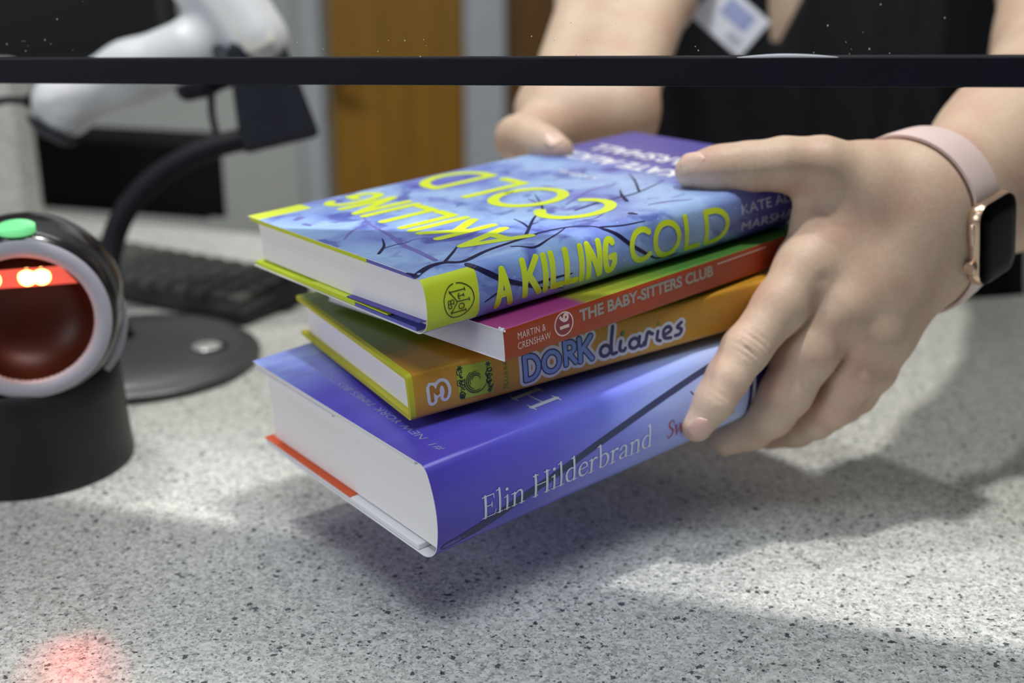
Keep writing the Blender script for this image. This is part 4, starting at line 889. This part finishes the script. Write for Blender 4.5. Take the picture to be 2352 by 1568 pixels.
# fingernails: shells lifted off the finger surface
def nail(c, tip_dir, normal, wid, length, m, lift=0.00035):
    d = nrm(np.array(tip_dir, np.float64)); n = np.array(normal, np.float64); n = nrm(n - d * (n @ d)); s = np.cross(d, n)
    NU, NV = 27, 17; pts = []
    for i in range(NU):
        b = i / (NU - 1); e = abs(2 * b - 1)
        prof = max(0.10, (1 - e ** 3.2) ** (1 / 2.4)) * (1 - 0.12 * (1 - b))
        for j in range(NV):
            a = 2 * j / (NV - 1) - 1
            pts.append(np.array(c) + d * ((b - 0.5) * length) + s * (a * wid / 2 * prof) + n * 0.011)
    pts = np.array(pts)
    for _ in range(40):
        dd = ev(skin_sdf, pts.astype(np.float32)); pts = pts - n * np.clip(dd - lift, -0.003, 0.003)[:, None] * 0.7
    # flatten a little: a nail is stiffer than the skin below it
    hgt = (pts - np.array(c)) @ n; H = hgt.reshape(NU, NV); a = np.linspace(-1, 1, NV)
    mid = H[:, NV // 2]; mid = np.polyval(np.polyfit(np.linspace(0, 1, NU), mid, 2), np.linspace(0, 1, NU)); drop = np.median(H[:, NV // 2] - (H[:, 0] + H[:, -1]) / 2)
    H2 = mid[:, None] - np.clip(drop, 0.0006, 0.0028) * a[None] ** 2 + 0.0001
    pts = pts + n * (H2.ravel() - hgt)[:, None]
    V = [*pts, *(pts - n * 0.0006)]; F = []; o = NU * NV
    for i in range(NU - 1):
        for j in range(NV - 1):
            k = i * NV + j; F.append((k, k + 1, k + NV + 1, k + NV)); F.append((o + k, o + k + NV, o + k + NV + 1, o + k + 1))
    rim = [j for j in range(NV)] + [i * NV + NV - 1 for i in range(1, NU)] + [(NU - 1) * NV + j for j in range(NV - 2, -1, -1)] + [i * NV for i in range(NU - 2, 0, -1)]
    for q in range(len(rim)): a_, b_ = rim[q], rim[(q + 1) % len(rim)]; F.append((a_, o + a_, o + b_, b_))
    return mesh('fingernail', V, F, m, person, smooth=True, sharp=50)
M_NAIL = mat('fingernail', (214, 176, 162), 0.3, vary=0.04, coat=0.2); M_NAIL2 = mat('pale_fingernail', (220, 186, 168), 0.4, coat=0.1)
ti = Pn(1606, 978, .6285); ax = nrm(Pn(1600, 978, .6285) - Pn(1640, 920, .6272))
nail(ti + toward(ti) * .004 + ax * .0005, ax, toward(ti) + np.array((0.40, 0, -0.12)), .0112, .0118, M_NAIL)
tt = Pn(1590, 386, .6535); ax = nrm(Pn(1588, 393, .6535) - Pn(1650, 387, .651))
nail(tt - ax * .0005, ax, toward(tt) * 1.0 + np.array((0, 0, 0.45)), .0120, .0132, M_NAIL2)
tr = Pn(1276, 342, .757); ax = nrm(Pn(1284, 346, .756) - Pn(1250, 335, .766))
nail(tr + ax * .001, ax, toward(tr) * 0.7 + np.array((0.1, 0, 0.7)), .0125, .0130, M_NAIL2)

# ------------------------------------------------------------------ wrist watch (worn, so a thing of its own)
watch = empty('smartwatch', V3(WC)); tag(watch, 'rose gold square smartwatch with pale pink band on the wrist', 'watch')
M_BAND = mat('pale_pink_silicone', (226, 204, 200), 0.45, vary=0.02); M_GOLD = mat('rose_gold', (222, 192, 168), 0.28, 0.9, vary=0.02); M_SCREEN = mat('black_glass', (3, 3, 4), 0.2, spec=0.03, vary=0)
nA = 72; half = 0.0118; V, F = [], []
ang0 = 0
for k in range(nA):
    a = 2 * math.pi * k / nA; dv = WN * math.cos(a) + WT * math.sin(a)
    rows = []
    for s_ in np.linspace(-half, half, 5):
        base = WC + WA * float(s_); lo_, hi_ = 0.012, 0.07
        for _ in range(26):
            md = (lo_ + hi_) / 2
            if float(skin_sdf(V3(base + dv * md)[None])[0]) < 0.0012: lo_ = md
            else: hi_ = md
        rows.append(md)
    rows = [max(r_, np.mean(rows) - .0015) for r_ in rows]
    if math.cos(a) > 0.4: rows = [min(max(r_, 0.0245), 0.0335 / max(math.cos(a), .5)) for r_ in rows]
    for th_ in (0.0, 0.0022):
        for s_, r_ in zip(np.linspace(-half, half, 5), rows):
            sl = float(s_) * (1.0 if abs(math.cos(a)) > .9 else 1.0)
            V.append(WC + WA * sl + dv * (float(np.mean(rows)) * .5 + r_ * .5 + th_ * (1 if abs(s_) < half * .9 else .75)))
for k in range(nA):
    k2 = (k + 1) % nA
    for j in range(4):
        a, b = k * 10 + j, k2 * 10 + j; F.append((a, b, b + 1, a + 1)); F.append((a + 5, a + 6, b + 6, b + 5))
    F.append((k * 10, k * 10 + 5, k2 * 10 + 5, k2 * 10)); F.append((k * 10 + 4, k2 * 10 + 4, k2 * 10 + 9, k * 10 + 9))
mesh('band', V, F, M_BAND, watch, smooth=True, sharp=45)
MW = Matrix(((WA.x, WT.x, WN.x, 0), (WA.y, WT.y, WN.y, 0), (WA.z, WT.z, WN.z, 0), (0, 0, 0, 1)))
cc = WC + WN * 0.0368
MW.translation = cc
def rrect(hx, hy, r, n=8):
    out = []
    for cx, cy, a0 in ((hx - r, hy - r, 0), (-hx + r, hy - r, 90), (-hx + r, -hy + r, 180), (hx - r, -hy + r, 270)):
        out += [(cx + r * math.cos(R(a0 + 90 * k / n)), cy + r * math.sin(R(a0 + 90 * k / n))) for k in range(n + 1)]
    return out
def loft(levels, M):
    V, F = [], []; n = len(levels[0][0])
    for ring, h in levels: V += [M @ Vector((x, y, h)) for x, y in ring]
    for i in range(len(levels) - 1):
        for k in range(n): k2 = (k + 1) % n; F.append((i * n + k, i * n + k2, (i + 1) * n + k2, (i + 1) * n + k))
    F.append(tuple(range(n))[::-1]); F.append(tuple(range((len(levels) - 1) * n, len(levels) * n))); return V, F
HX, HY = 0.0190, 0.0222
v, f = loft([(rrect(HX - .004, HY - .004, .006), -.0052), (rrect(HX - .001, HY - .001, .0078), -.0036), (rrect(HX, HY, .0085), -.001), (rrect(HX, HY, .0085), .0015), (rrect(HX - .0008, HY - .0008, .008), .0034)], MW)
mesh('case', v, f, M_GOLD, watch, smooth=True, sharp=45)
v, f = loft([(rrect(HX - .0008, HY - .0008, .008), .0034), (rrect(HX - .0012, HY - .0012, .0078), .0046), (rrect(HX - .003, HY - .003, .0065), .0056), (rrect(HX - .008, HY - .008, .005), .0060)], MW)
mesh('screen', v, f, M_SCREEN, watch, smooth=True, sharp=60)
Mc = frame(MW @ Vector((-HX, 0.0098, -0.0004)), WT, -WA)
v, f = lathe([(.0030, -.0004), (.0033, .0004), (.0033, .0022), (.0028, .0027), (.0020, .0027), (.0018, .0024), (0, .0024)], Mc, 32); mesh('crown', v, f, M_GOLD, watch, smooth=True, sharp=40)
Mb = frame(MW @ Vector((-HX, -0.0075, -0.0004)), WT, -WA)
v, f = loft([(rrect(.0058, .0016, .0015), -.0003), (rrect(.0058, .0016, .0015), .0005), (rrect(.0054, .0012, .0011), .0008)], Mb); mesh('side_button', v, f, M_GOLD, watch, smooth=True, sharp=40)

# ------------------------------------------------------------------ name badge hanging on the shirt
bz = 1.085
b0, b1, b3 = P(1585, 36, bz), P(1697, 134, bz), P(1662, -36, bz)
bx = (b1 - b0); by = (b3 - b0); wbx, wby = bx.length, by.length; bxn = bx.normalized(); byn = (by - bxn * by.dot(bxn)).normalized(); bnn = bxn.cross(byn)
if bnn.y > 0: bnn = -bnn
MB_ = Matrix(((bxn.x, byn.x, bnn.x, b0.x), (bxn.y, byn.y, bnn.y, b0.y), (bxn.z, byn.z, bnn.z, b0.z), (0, 0, 0, 1)))
badge = empty('name_badge', b0); tag(badge, 'white identity card tilted on its lanyard against the black shirt', 'badge')
v, f = box((0, 0, -.0006), (wbx, wby * 1.05, .0006), MB_); mesh('card', v, f, mat('white_card', (222, 224, 238), 0.35), badge, bevel=0.0005)
v, f = box((wbx * .30, wby * .48, .0006), (wbx * .80, wby * .90, .0009), MB_); mesh('printed_photo', v, f, mat('blue_print', (150, 160, 206), 0.5), badge)
v, f = box((wbx * .62, wby * .12, .0006), (wbx * .86, wby * .34, .0009), MB_); mesh('printed_text', v, f, mat('grey_print', (176, 180, 198), 0.5), badge)
top = MB_ @ Vector((wbx * .12, wby * 1.05, 0.001)); v, f = tube(catmull([top, top + Vector((-.006, 0, .02)), Vector((0.17, top.y + .004, 0.40)), Vector((0.235, 1.19, 0.53))]), 0.0035, 10); mesh('lanyard', v, f, mat('grey_lanyard', (120, 120, 130), 0.7), badge, smooth=True)
v, f = box((wbx * .06, wby * 0.98, .0006), (wbx * .18, wby * 1.12, .003), MB_); mesh('clip', v, f, M_STEEL, badge, bevel=0.0005)

# ------------------------------------------------------------------ presentation scanner, front left
RC = P(60, 736, 0.684); ax_ = Vector(dirw((0.28, 0.03, -1))).normalized()
scn = empty('presentation_scanner', (RC.x + .012, RC.y + .042, 0)); tag(scn, 'black desktop presentation scanner with round glowing red window and green light', 'barcode scanner')
M_BLK = mat('glossy_black_plastic', (22, 20, 22), 0.22, spec=0.5, coat=0.3, vary=0.05); M_BASE = mat('satin_black_plastic', (11, 11, 13), 0.45, vary=0.05); M_RING = mat('grey_bezel', (168, 166, 176), 0.4, vary=0.02)
Msc = frame(RC, (0, 0, 1), ax_)
v, f = lathe([(.0440, .000), (.0462, -.001), (.0482, -.006), (.0506, -.016), (.0518, -.028), (.0514, -.040), (.0480, -.054), (.040, -.065), (.02, -.073), (0, -.0745)], Msc, 96); f = f[:-2] + f[-1:]; mesh('head_shell', v, f, M_BLK, scn, smooth=True, sharp=50)
v, f = lathe([(.0352, -.002), (.0358, .0012), (.0380, .0024), (.0425, .0024), (.0447, .0010), (.0450, -.003), (.0352, -.003), (.0352, -.002)], Msc, 96); f = f[:-2]; mesh('bezel_ring', v, f, M_RING, scn, smooth=True, sharp=40)
M_LENS = mat('dark_red_plastic', (46, 18, 8), 0.4, spec=0.3, vary=0.05)
v, f = lathe([(.0354, -.001), (.0345, -.006), (.031, -.014), (.024, -.020), (.014, -.0235), (0, -.0245)][::1], Msc, 72); f = f[:-2]; mesh('window_bowl', v, f, M_LENS, scn, smooth=True)
upv = Vector((Msc[0][0], Msc[1][0], Msc[2][0])); rtv = Vector((Msc[0][1], Msc[1][1], Msc[2][1]))
if rtv.x < 0: rtv = -rtv
def scp(x, y, z): return RC + rtv * x + upv * y + ax_ * z
M_BAR = mat('lit_red_diffuser', (120, 30, 20), 0.4, emit=(255, 104, 84), estr=0.75); M_LED = mat('lit_amber_led', (255, 190, 90), 0.4, emit=(255, 214, 110), estr=7.0)
pts = []
for t in np.linspace(-1, 1, 15): pts.append((t, 0))
V = [scp(.0285 * t, .0192, -.005) for t, _ in pts] + [scp(.0205 * t, .0293, -.003) for t, _ in pts] + [scp(.0205 * t, .0293, -.008) for t, _ in pts] + [scp(.0280 * t, .0192, -.010) for t, _ in pts]
F = []
for i in range(14):
    for a, b in ((0, 15), (15, 30), (30, 45), (45, 0)): F.append((a + i, a + i + 1, b + i + 1, b + i))
F += [(0, 15, 30, 45), (14, 59, 44, 29)]
mesh('light_bar', V, F, M_BAR, scn, smooth=False)
for x in (-.0150, .0030, .0104):
    v, f = lathe([(0.0, .0030), (.0028, .0026), (.0046, .0012), (.0049, -.001), (.0042, -.003)][::-1], frame(scp(x, .0245, -.0042), rtv, ax_), 24); mesh('led', v, f, M_LED, scn, smooth=True)
lp = P(36, 517, 0.672)
Ml = frame(lp, rtv, (Vector((0, 0, CAMZ)) - lp).normalized() * 0.2 + Vector((0, 0, 1.0)))
v, f = lathe([(.0098, -.004), (.0098, 0), (.0085, .0008), (.005, .0013), (0, .0015)], Ml @ Matrix.Diagonal((1, .72, 1, 1)), 40); mesh('status_light', v, f, mat('lit_green_lens', (120, 220, 140), 0.35, emit=(130, 240, 160), estr=0.55), scn, smooth=True)
bc = Vector((RC.x - .025, RC.y + .046, 0))
Mbase = Matrix.Translation(bc)
v, f = lathe([(.0585, 0.0), (.0590, .0025), (.0585, .006), (.0575, .020), (.0562, .045), (.0555, .056), (.0530, .060), (.030, .062), (0, .062)], Mbase, 96); mesh('base', v, f, M_BASE, scn, smooth=True, sharp=50)
v, f = tube([bc + Vector((.010, .012, .055)), bc + Vector((.018, .014, .078))], [.030, .022], 40); mesh('neck', v, f, M_BASE, scn, smooth=True, sharp=50)
sp_ = [RC - ax_ * .026 + (rtv * math.cos(a) + upv * math.sin(a)) * .0516 for a in np.linspace(R(-42), R(40), 20)]
v, f = [], []
for i, p_ in enumerate(sp_):
    ww = .0085 * math.sin(math.pi * (i + .5) / 20) ** .5; rd = (p_ - RC + ax_ * .026).normalized()
    v += [p_ - ax_ * ww + rd * .0006, p_ + ax_ * ww * .8 + rd * .0002, p_ + ax_ * ww * .8 - rd * .003, p_ - ax_ * ww - rd * .003]
for i in range(19):
    for k in range(4): f.append((i * 4 + k, i * 4 + (k + 1) % 4, i * 4 + 4 + (k + 1) % 4, i * 4 + 4 + k))
f += [(0, 1, 2, 3), (79, 78, 77, 76)]; mesh('side_trim', v, f, M_RING, scn, smooth=True, sharp=50)
v, f = tube([RC - ax_ * .016 + (rtv * math.cos(a) + upv * math.sin(a)) * .0500 for a in np.linspace(R(-115), R(-58), 20)], .0009, 8); mesh('chin_line', v, f, M_RING, scn, smooth=True)
# its own red illumination: one lamp inside the window, one beam down onto the counter
lamp('scanner_glow', 'POINT', scp(0.003, .016, .003), 0.022, (1.0, 0.12, 0.03), shadow_soft_size=0.003)
lamp('scanner_glow', 'POINT', scp(0.0, -.022, -.004), 0.0035, (1.0, 0.36, 0.05), shadow_soft_size=0.003)  # extra unseen lamp added for the orange glow low in the bowl
for tx_, ty_ in ((110, 1560), (205, 1540)): lamp('scanner_beam', 'SPOT', scp(0.004, -.002, .006), 0.48, (1.0, 0.10, 0.06), G(tx_, ty_), spot_size=R(12), spot_blend=1.0, shadow_soft_size=0.004)

# ------------------------------------------------------------------ speckled upright end panel behind it
sl = empty('stone_panel', G(20, 560)); tag(sl, 'grey speckled upright slab with rounded corner behind the round scanner', 'panel')
sz = 1.02; s_top = P(55, 200, sz); s_bot = G(68, 565)
d_ = Vector((EX.x, EX.y, 0)); Hh = s_top.z
ring = [(-0.32, 0.0), (0, 0.0)] + [(-.018 + .018 * math.cos(R(a)), Hh - .018 + .018 * math.sin(R(a))) for a in range(0, 91, 15)] + [(-0.32, Hh)]
V = [Vector((s_bot.x, s_bot.y, 0)) + d_ * x + Vector((0, 0, z)) + EY * y for y in (0, .03) for x, z in ring]; n_ = len(ring)
F = [tuple(range(n_)), tuple(range(n_, 2 * n_))[::-1]] + [(i, n_ + i, n_ + (i + 1) % n_, (i + 1) % n_) for i in range(n_)]
mesh('slab', V, F, M_COUNTER, sl, bevel=0.003)

# ------------------------------------------------------------------ gooseneck stand with cup, and the handheld scanner resting in it
gd = G(312, 800, 0.010); gc = Vector((gd.x, gd.y, 0))
st = empty('scanner_stand', gc); tag(st, 'dark gooseneck scanner stand with disc base and cup behind the round scanner', 'stand')
M_DISC = mat('dark_grey_plastic', (62, 63, 66), 0.38, vary=0.04); M_NECK = mat('black_rubber', (20, 22, 30), 0.65, spec=0.25, vary=0.05); M_CUP = mat('blue_black_plastic', (30, 33, 46), 0.6, spec=0.3, vary=0.05)
v, f = lathe([(.088, 0), (.0895, .003), (.0890, .0055), (.0850, .0085), (.0825, .0088), (.0805, .0105), (.074, .0135), (.04, .0145), (0, .0148)], Matrix.Translation(gc), 96); mesh('base_disc', v, f, M_DISC, st, smooth=True, sharp=40)
sc_ = G(476, 800, .0125); v, f = lathe([(.0150, .0), (.0150, .0022), (.0125, .0026), (.0120, .0012)], Matrix.Translation(Vector((sc_.x, sc_.y, .0118))), 32); f = f[:-1]; mesh('screw_recess', v, f, M_NECK, st, smooth=True, sharp=40)
v, f = lathe([(.0105, 0), (.0105, .0024), (.009, .0034), (0, .0036)], Matrix.Translation(Vector((sc_.x, sc_.y, .0122))), 32); mesh('screw', v, f, mat('bright_metal', (214, 218, 214), 0.25, 0.6), st, smooth=True, sharp=40)
z0 = 0.955
npth = [gc + Vector((-.012, .012, .012)), P(245, 690, z0 - .01), P(252, 585, z0), P(285, 490, z0), P(350, 415, z0), P(430, 363, z0), P(505, 333, z0 + .004), P(570, 318, z0 + .012)]
v, f = tube(catmull(npth, 10), .0088, 20); mesh('gooseneck', v, f, M_NECK, st, smooth=True)
ct, cb = P(570, 90, .958), P(630, 322, .985); cdir = (cb - ct).normalized(); csx = Vector((1, 0.25, 0)); Mcup = frame((ct + cb) / 2, csx, cdir); hl = (cb - ct).length / 2
# keep the box axis exactly along the cup
cz = cdir; cx_ = (csx - cz * csx.dot(cz)).normalized(); cy_ = cz.cross(cx_)
Mcup = Matrix(((cx_.x, cy_.x, cz.x, ((ct + cb) / 2).x), (cx_.y, cy_.y, cz.y, ((ct + cb) / 2).y), (cx_.z, cy_.z, cz.z, ((ct + cb) / 2).z), (0, 0, 0, 1)))
def cup_sdf(p):
    Mi = np.array(Mcup.inverted(), np.float32); q = p @ Mi[:3, :3].T + Mi[:3, 3]
    g = 1 + 0.20 * np.clip(q[:, 2] / hl, -1.2, 1.2)
    b = np.abs(np.stack([(q[:, 0] - .004) / g, q[:, 1] / g, q[:, 2]], 1)) - np.array((.0285 - .009, .026 - .009, hl - .004), np.float32)
    o = np.linalg.norm(np.maximum(b, 0), axis=1) + np.minimum(b.max(1), 0) - .006
    c = np.abs(np.stack([(q[:, 0] - .004) / g, q[:, 1] / g, q[:, 2] + .022], 1)) - np.array((.0245 - .009, .022 - .009, hl), np.float32)
    i = np.linalg.norm(np.maximum(c, 0), axis=1) + np.minimum(c.max(1), 0) - .006
    d = np.maximum(o, -i)
    notch = np.maximum(np.abs(q[:, 0] - .012) - .013, q[:, 2] + hl - .020)          # cut-away front lip leaves two prongs
    return np.maximum(d, -np.maximum(notch, np.abs(q[:, 1]) - .06))
ce = np.array((ct + cb) / 2); CV, CF = surface(cup_sdf, ce - .085, ce + .085, .0015, 1); mesh_np('cup', CV, CF, M_CUP, st)
v, f = tube(catmull([P(485, 205, .96), P(487, 262, .958), P(500, 318, .955)]), .0028, 10); mesh('cup_hook', v, f, M_NECK, st, smooth=True)

gun = empty('handheld_scanner', P(300, 190, .965)); tag(gun, 'white pistol-grip handheld scanner with black trim resting in the gooseneck cup', 'barcode scanner')
M_WPL = mat('white_plastic', (222, 224, 230), 0.35, vary=0.02); zg = .968
def gun_sdf(p):
    h = None
    for a, b in (((152, 262, zg, 17), (146, 238, zg, 20.5)), ((146, 238, zg, 20.5), (300, 168, zg, 22.5)), ((300, 168, zg, 22.5), (430, 124, zg, 25.5))):
        e = rc(p, Pn(*a[:3]), Pn(*b[:3]), a[3] / 1000, b[3] / 1000); h = e if h is None else smin(h, e, .012)
    hd = rc(p, Pn(455, -70, zg), Pn(575, 92, zg), .0285, .0275); hd = smin(hd, rc(p, Pn(520, -20, zg - .004), Pn(590, 100, zg - .004), .024, .023), .01)
    return smin(h, hd, .016)
gl_, gh_ = Pn(60, 330, zg), Pn(640, -160, zg); GV, GF = surface(gun_sdf, np.minimum(gl_, gh_) - .05, np.maximum(gl_, gh_) + .05, .0016, 1); mesh_np('body', GV, GF, M_WPL, gun)
def cap_sdf(p):
    s_ = rc(p, Pn(128, 255, zg), Pn(155, 272, zg), .0200, .0190); pl = (p - Pn(140, 296, zg)) @ nrm(V3(dirw((.50, -.86, 0)))) * 1.0
    return np.maximum(s_ - .0018, pl + .003)
CV, CF = surface(cap_sdf, Pn(140, 275, zg) - .05, Pn(140, 275, zg) + .05, .0012, 1); mesh_np('end_cap', CV, CF, M_CUP, gun)
def trig_sdf(p): return smin(rc(p, Pn(432, 204, zg), Pn(468, 190, zg), .0095, .010), rc(p, Pn(468, 190, zg), Pn(520, 178, zg), .010, .008), .006)
CV, CF = surface(trig_sdf, Pn(470, 195, zg) - .035, Pn(470, 195, zg) + .035, .0012, 1); mesh_np('trigger', CV, CF, M_CUP, gun)
def lip_sdf(p): return np.maximum(np.abs(rc(p, Pn(540, 48, zg), Pn(600, 125, zg), .029, .030)) - .0015, -((p - Pn(500, 140, zg)) @ nrm(V3(dirw((-.9, .43, 0))))) - .006)
Mfp = frame(P(556, 40, zg - .022), dirw((.55, .83, 0)), dirw((.25, -.12, -1)))
v, f = loft([(rrect(.030, .0125, .006), -.006), (rrect(.030, .0125, .006), .0035), (rrect(.028, .0105, .005), .0055)], Mfp); mesh('front_plate', v, f, mat('warm_white_plastic', (224, 222, 216), 0.4), gun, smooth=True, sharp=45)
v, f = tube([P(497, 108, zg - .022), P(512, 140, zg - .024), P(540, 170, zg - .022)], [.004, .006, .005], 12); mesh('side_clip', v, f, M_CUP, gun, smooth=True)
v, f = tube(catmull([P(100, 238, zg), P(62, 232, zg), P(-10, 236, zg + .01), P(-90, 300, zg + .03), G(-160, 640) + Vector((0, 0, .004))]), [.0085] * 4 + [.0055] * 5 + [.003] * 24, 14); mesh('cable', v, f, M_NECK, gun, smooth=True)

# ------------------------------------------------------------------ keyboard
kA, kB = G(562, 752), G(690, 668); kd = Vector((-(kB - kA).y * 1.0, (kB - kA).x, 0)); kx = (G(282, 694) - kA); kx.z = 0; kx.normalize(); ky = Vector((-kx.y, kx.x, 0)); ky = ky if ky.y > 0 else -ky
kb = empty('keyboard', kA); tag(kb, 'black computer keyboard lying on the counter behind the gooseneck base', 'keyboard')
Mk = Matrix(((kx.x, ky.x, 0, kA.x), (kx.y, ky.y, 0, kA.y), (0, 0, 1, 0), (0, 0, 0, 1)))
KL, KD = 0.25, 0.086
V = [Mk @ Vector(p) for p in ((0, 0, 0), (KL, 0, 0), (KL, KD, 0), (0, KD, 0), (0, 0, .013), (KL, 0, .013), (KL, KD, .020), (0, KD, .020))]
M_KB = mat('matte_black_plastic', (18, 18, 19), 0.55); M_KEY = mat('charcoal_keycap', (74, 74, 71), 0.6)
mesh('case', V, BOXF, M_KB, kb, bevel=0.003)
key = None; ke = math.atan2(.007, KD)
KM = Matrix.Rotation(ke, 4, 'X')
for r_ in range(4):
    for c_ in range(12):
        pos = Vector((.008 + c_ * .0198, .006 + r_ * .0190, .013 + (.006 + r_ * .0190) * .007 / KD))
        if key is None:
            k_ = loft([(rrect(.0090, .0088, .002, 3), 0), (rrect(.0084, .0082, .002, 3), .005), (rrect(.0068, .0070, .002, 3), .0070)], Matrix.Translation((.0095, .0095, 0)))
            key = mesh('key', k_[0], k_[1], M_KEY, None, world_space=False); o_ = key
        else:
            o_ = key.copy(); COL.objects.link(o_)
        o_.parent = kb; o_.matrix_local = Matrix.Translation(-kA) @ Mk @ Matrix.Translation(pos) @ KM

# ------------------------------------------------------------------ dark things at the far side of the counter
pz = G(522, 512); dvb = empty('desk_device', pz); tag(dvb, 'low black box-shaped desk device at the far edge behind the gooseneck', 'device')
x1 = EX.dot(pz); y1 = EY.dot(pz); xl = EX.dot(G(70, 470)) - .02
bl = CT(xl, y1); br_ = CT(x1, y1); dp_ = (Vector((pz.x, pz.y, 0)).normalized() + Vector((-.05, 0, 0))) * .09
v, f = prism([bl, br_, br_ + dp_, bl + dp_], .004, .082); mesh('body', v, f, mat('black_device_plastic', (6, 5, 5), 0.8, spec=0.15), dvb, bevel=0.004)
v, f = prism([bl + EX * .02 + dp_ * .1, br_ - EX * .02 + dp_ * .1, br_ - EX * .02 + dp_ * .9, bl + EX * .02 + dp_ * .9], 0.0, .004); mesh('foot_pad', v, f, M_KB, dvb)
mz = 1.36; m0 = P(378, 62, mz); mo = empty('monitor', (m0.x - .26, m0.y + .02, 0)); tag(mo, 'dark computer monitor at the upper left behind the handheld scanner', 'monitor')
mx_ = m0.x; my_ = m0.y; mb = P(300, 150, mz).z
Mm = Matrix.Translation((mx_, my_, mb)) @ Matrix.Rotation(R(-3), 4, 'Y') @ Matrix.Rotation(R(-6), 4, 'Z')
v, f = box((-.52, 0, 0), (0.008, .035, .34), Mm); mesh('bezel', v, f, M_KB, mo, bevel=0.004)
v, f = box((-.508, -.0012, .012), (-.004, .0, .328), Mm); mesh('screen', v, f, mat('dark_screen', (6, 6, 7), 0.45, spec=0.2), mo)
v, f = box((-.33, .035, -mb + .012), (-.27, .055, .12), Mm); mesh('stand_neck', v, f, M_KB, mo, bevel=0.003)
v, f = box((mx_ - .40, my_ - .05, 0.0003), (mx_ - .22, my_ + .075, .012)); mesh('stand_foot', v, f, M_KB, mo, bevel=0.003)
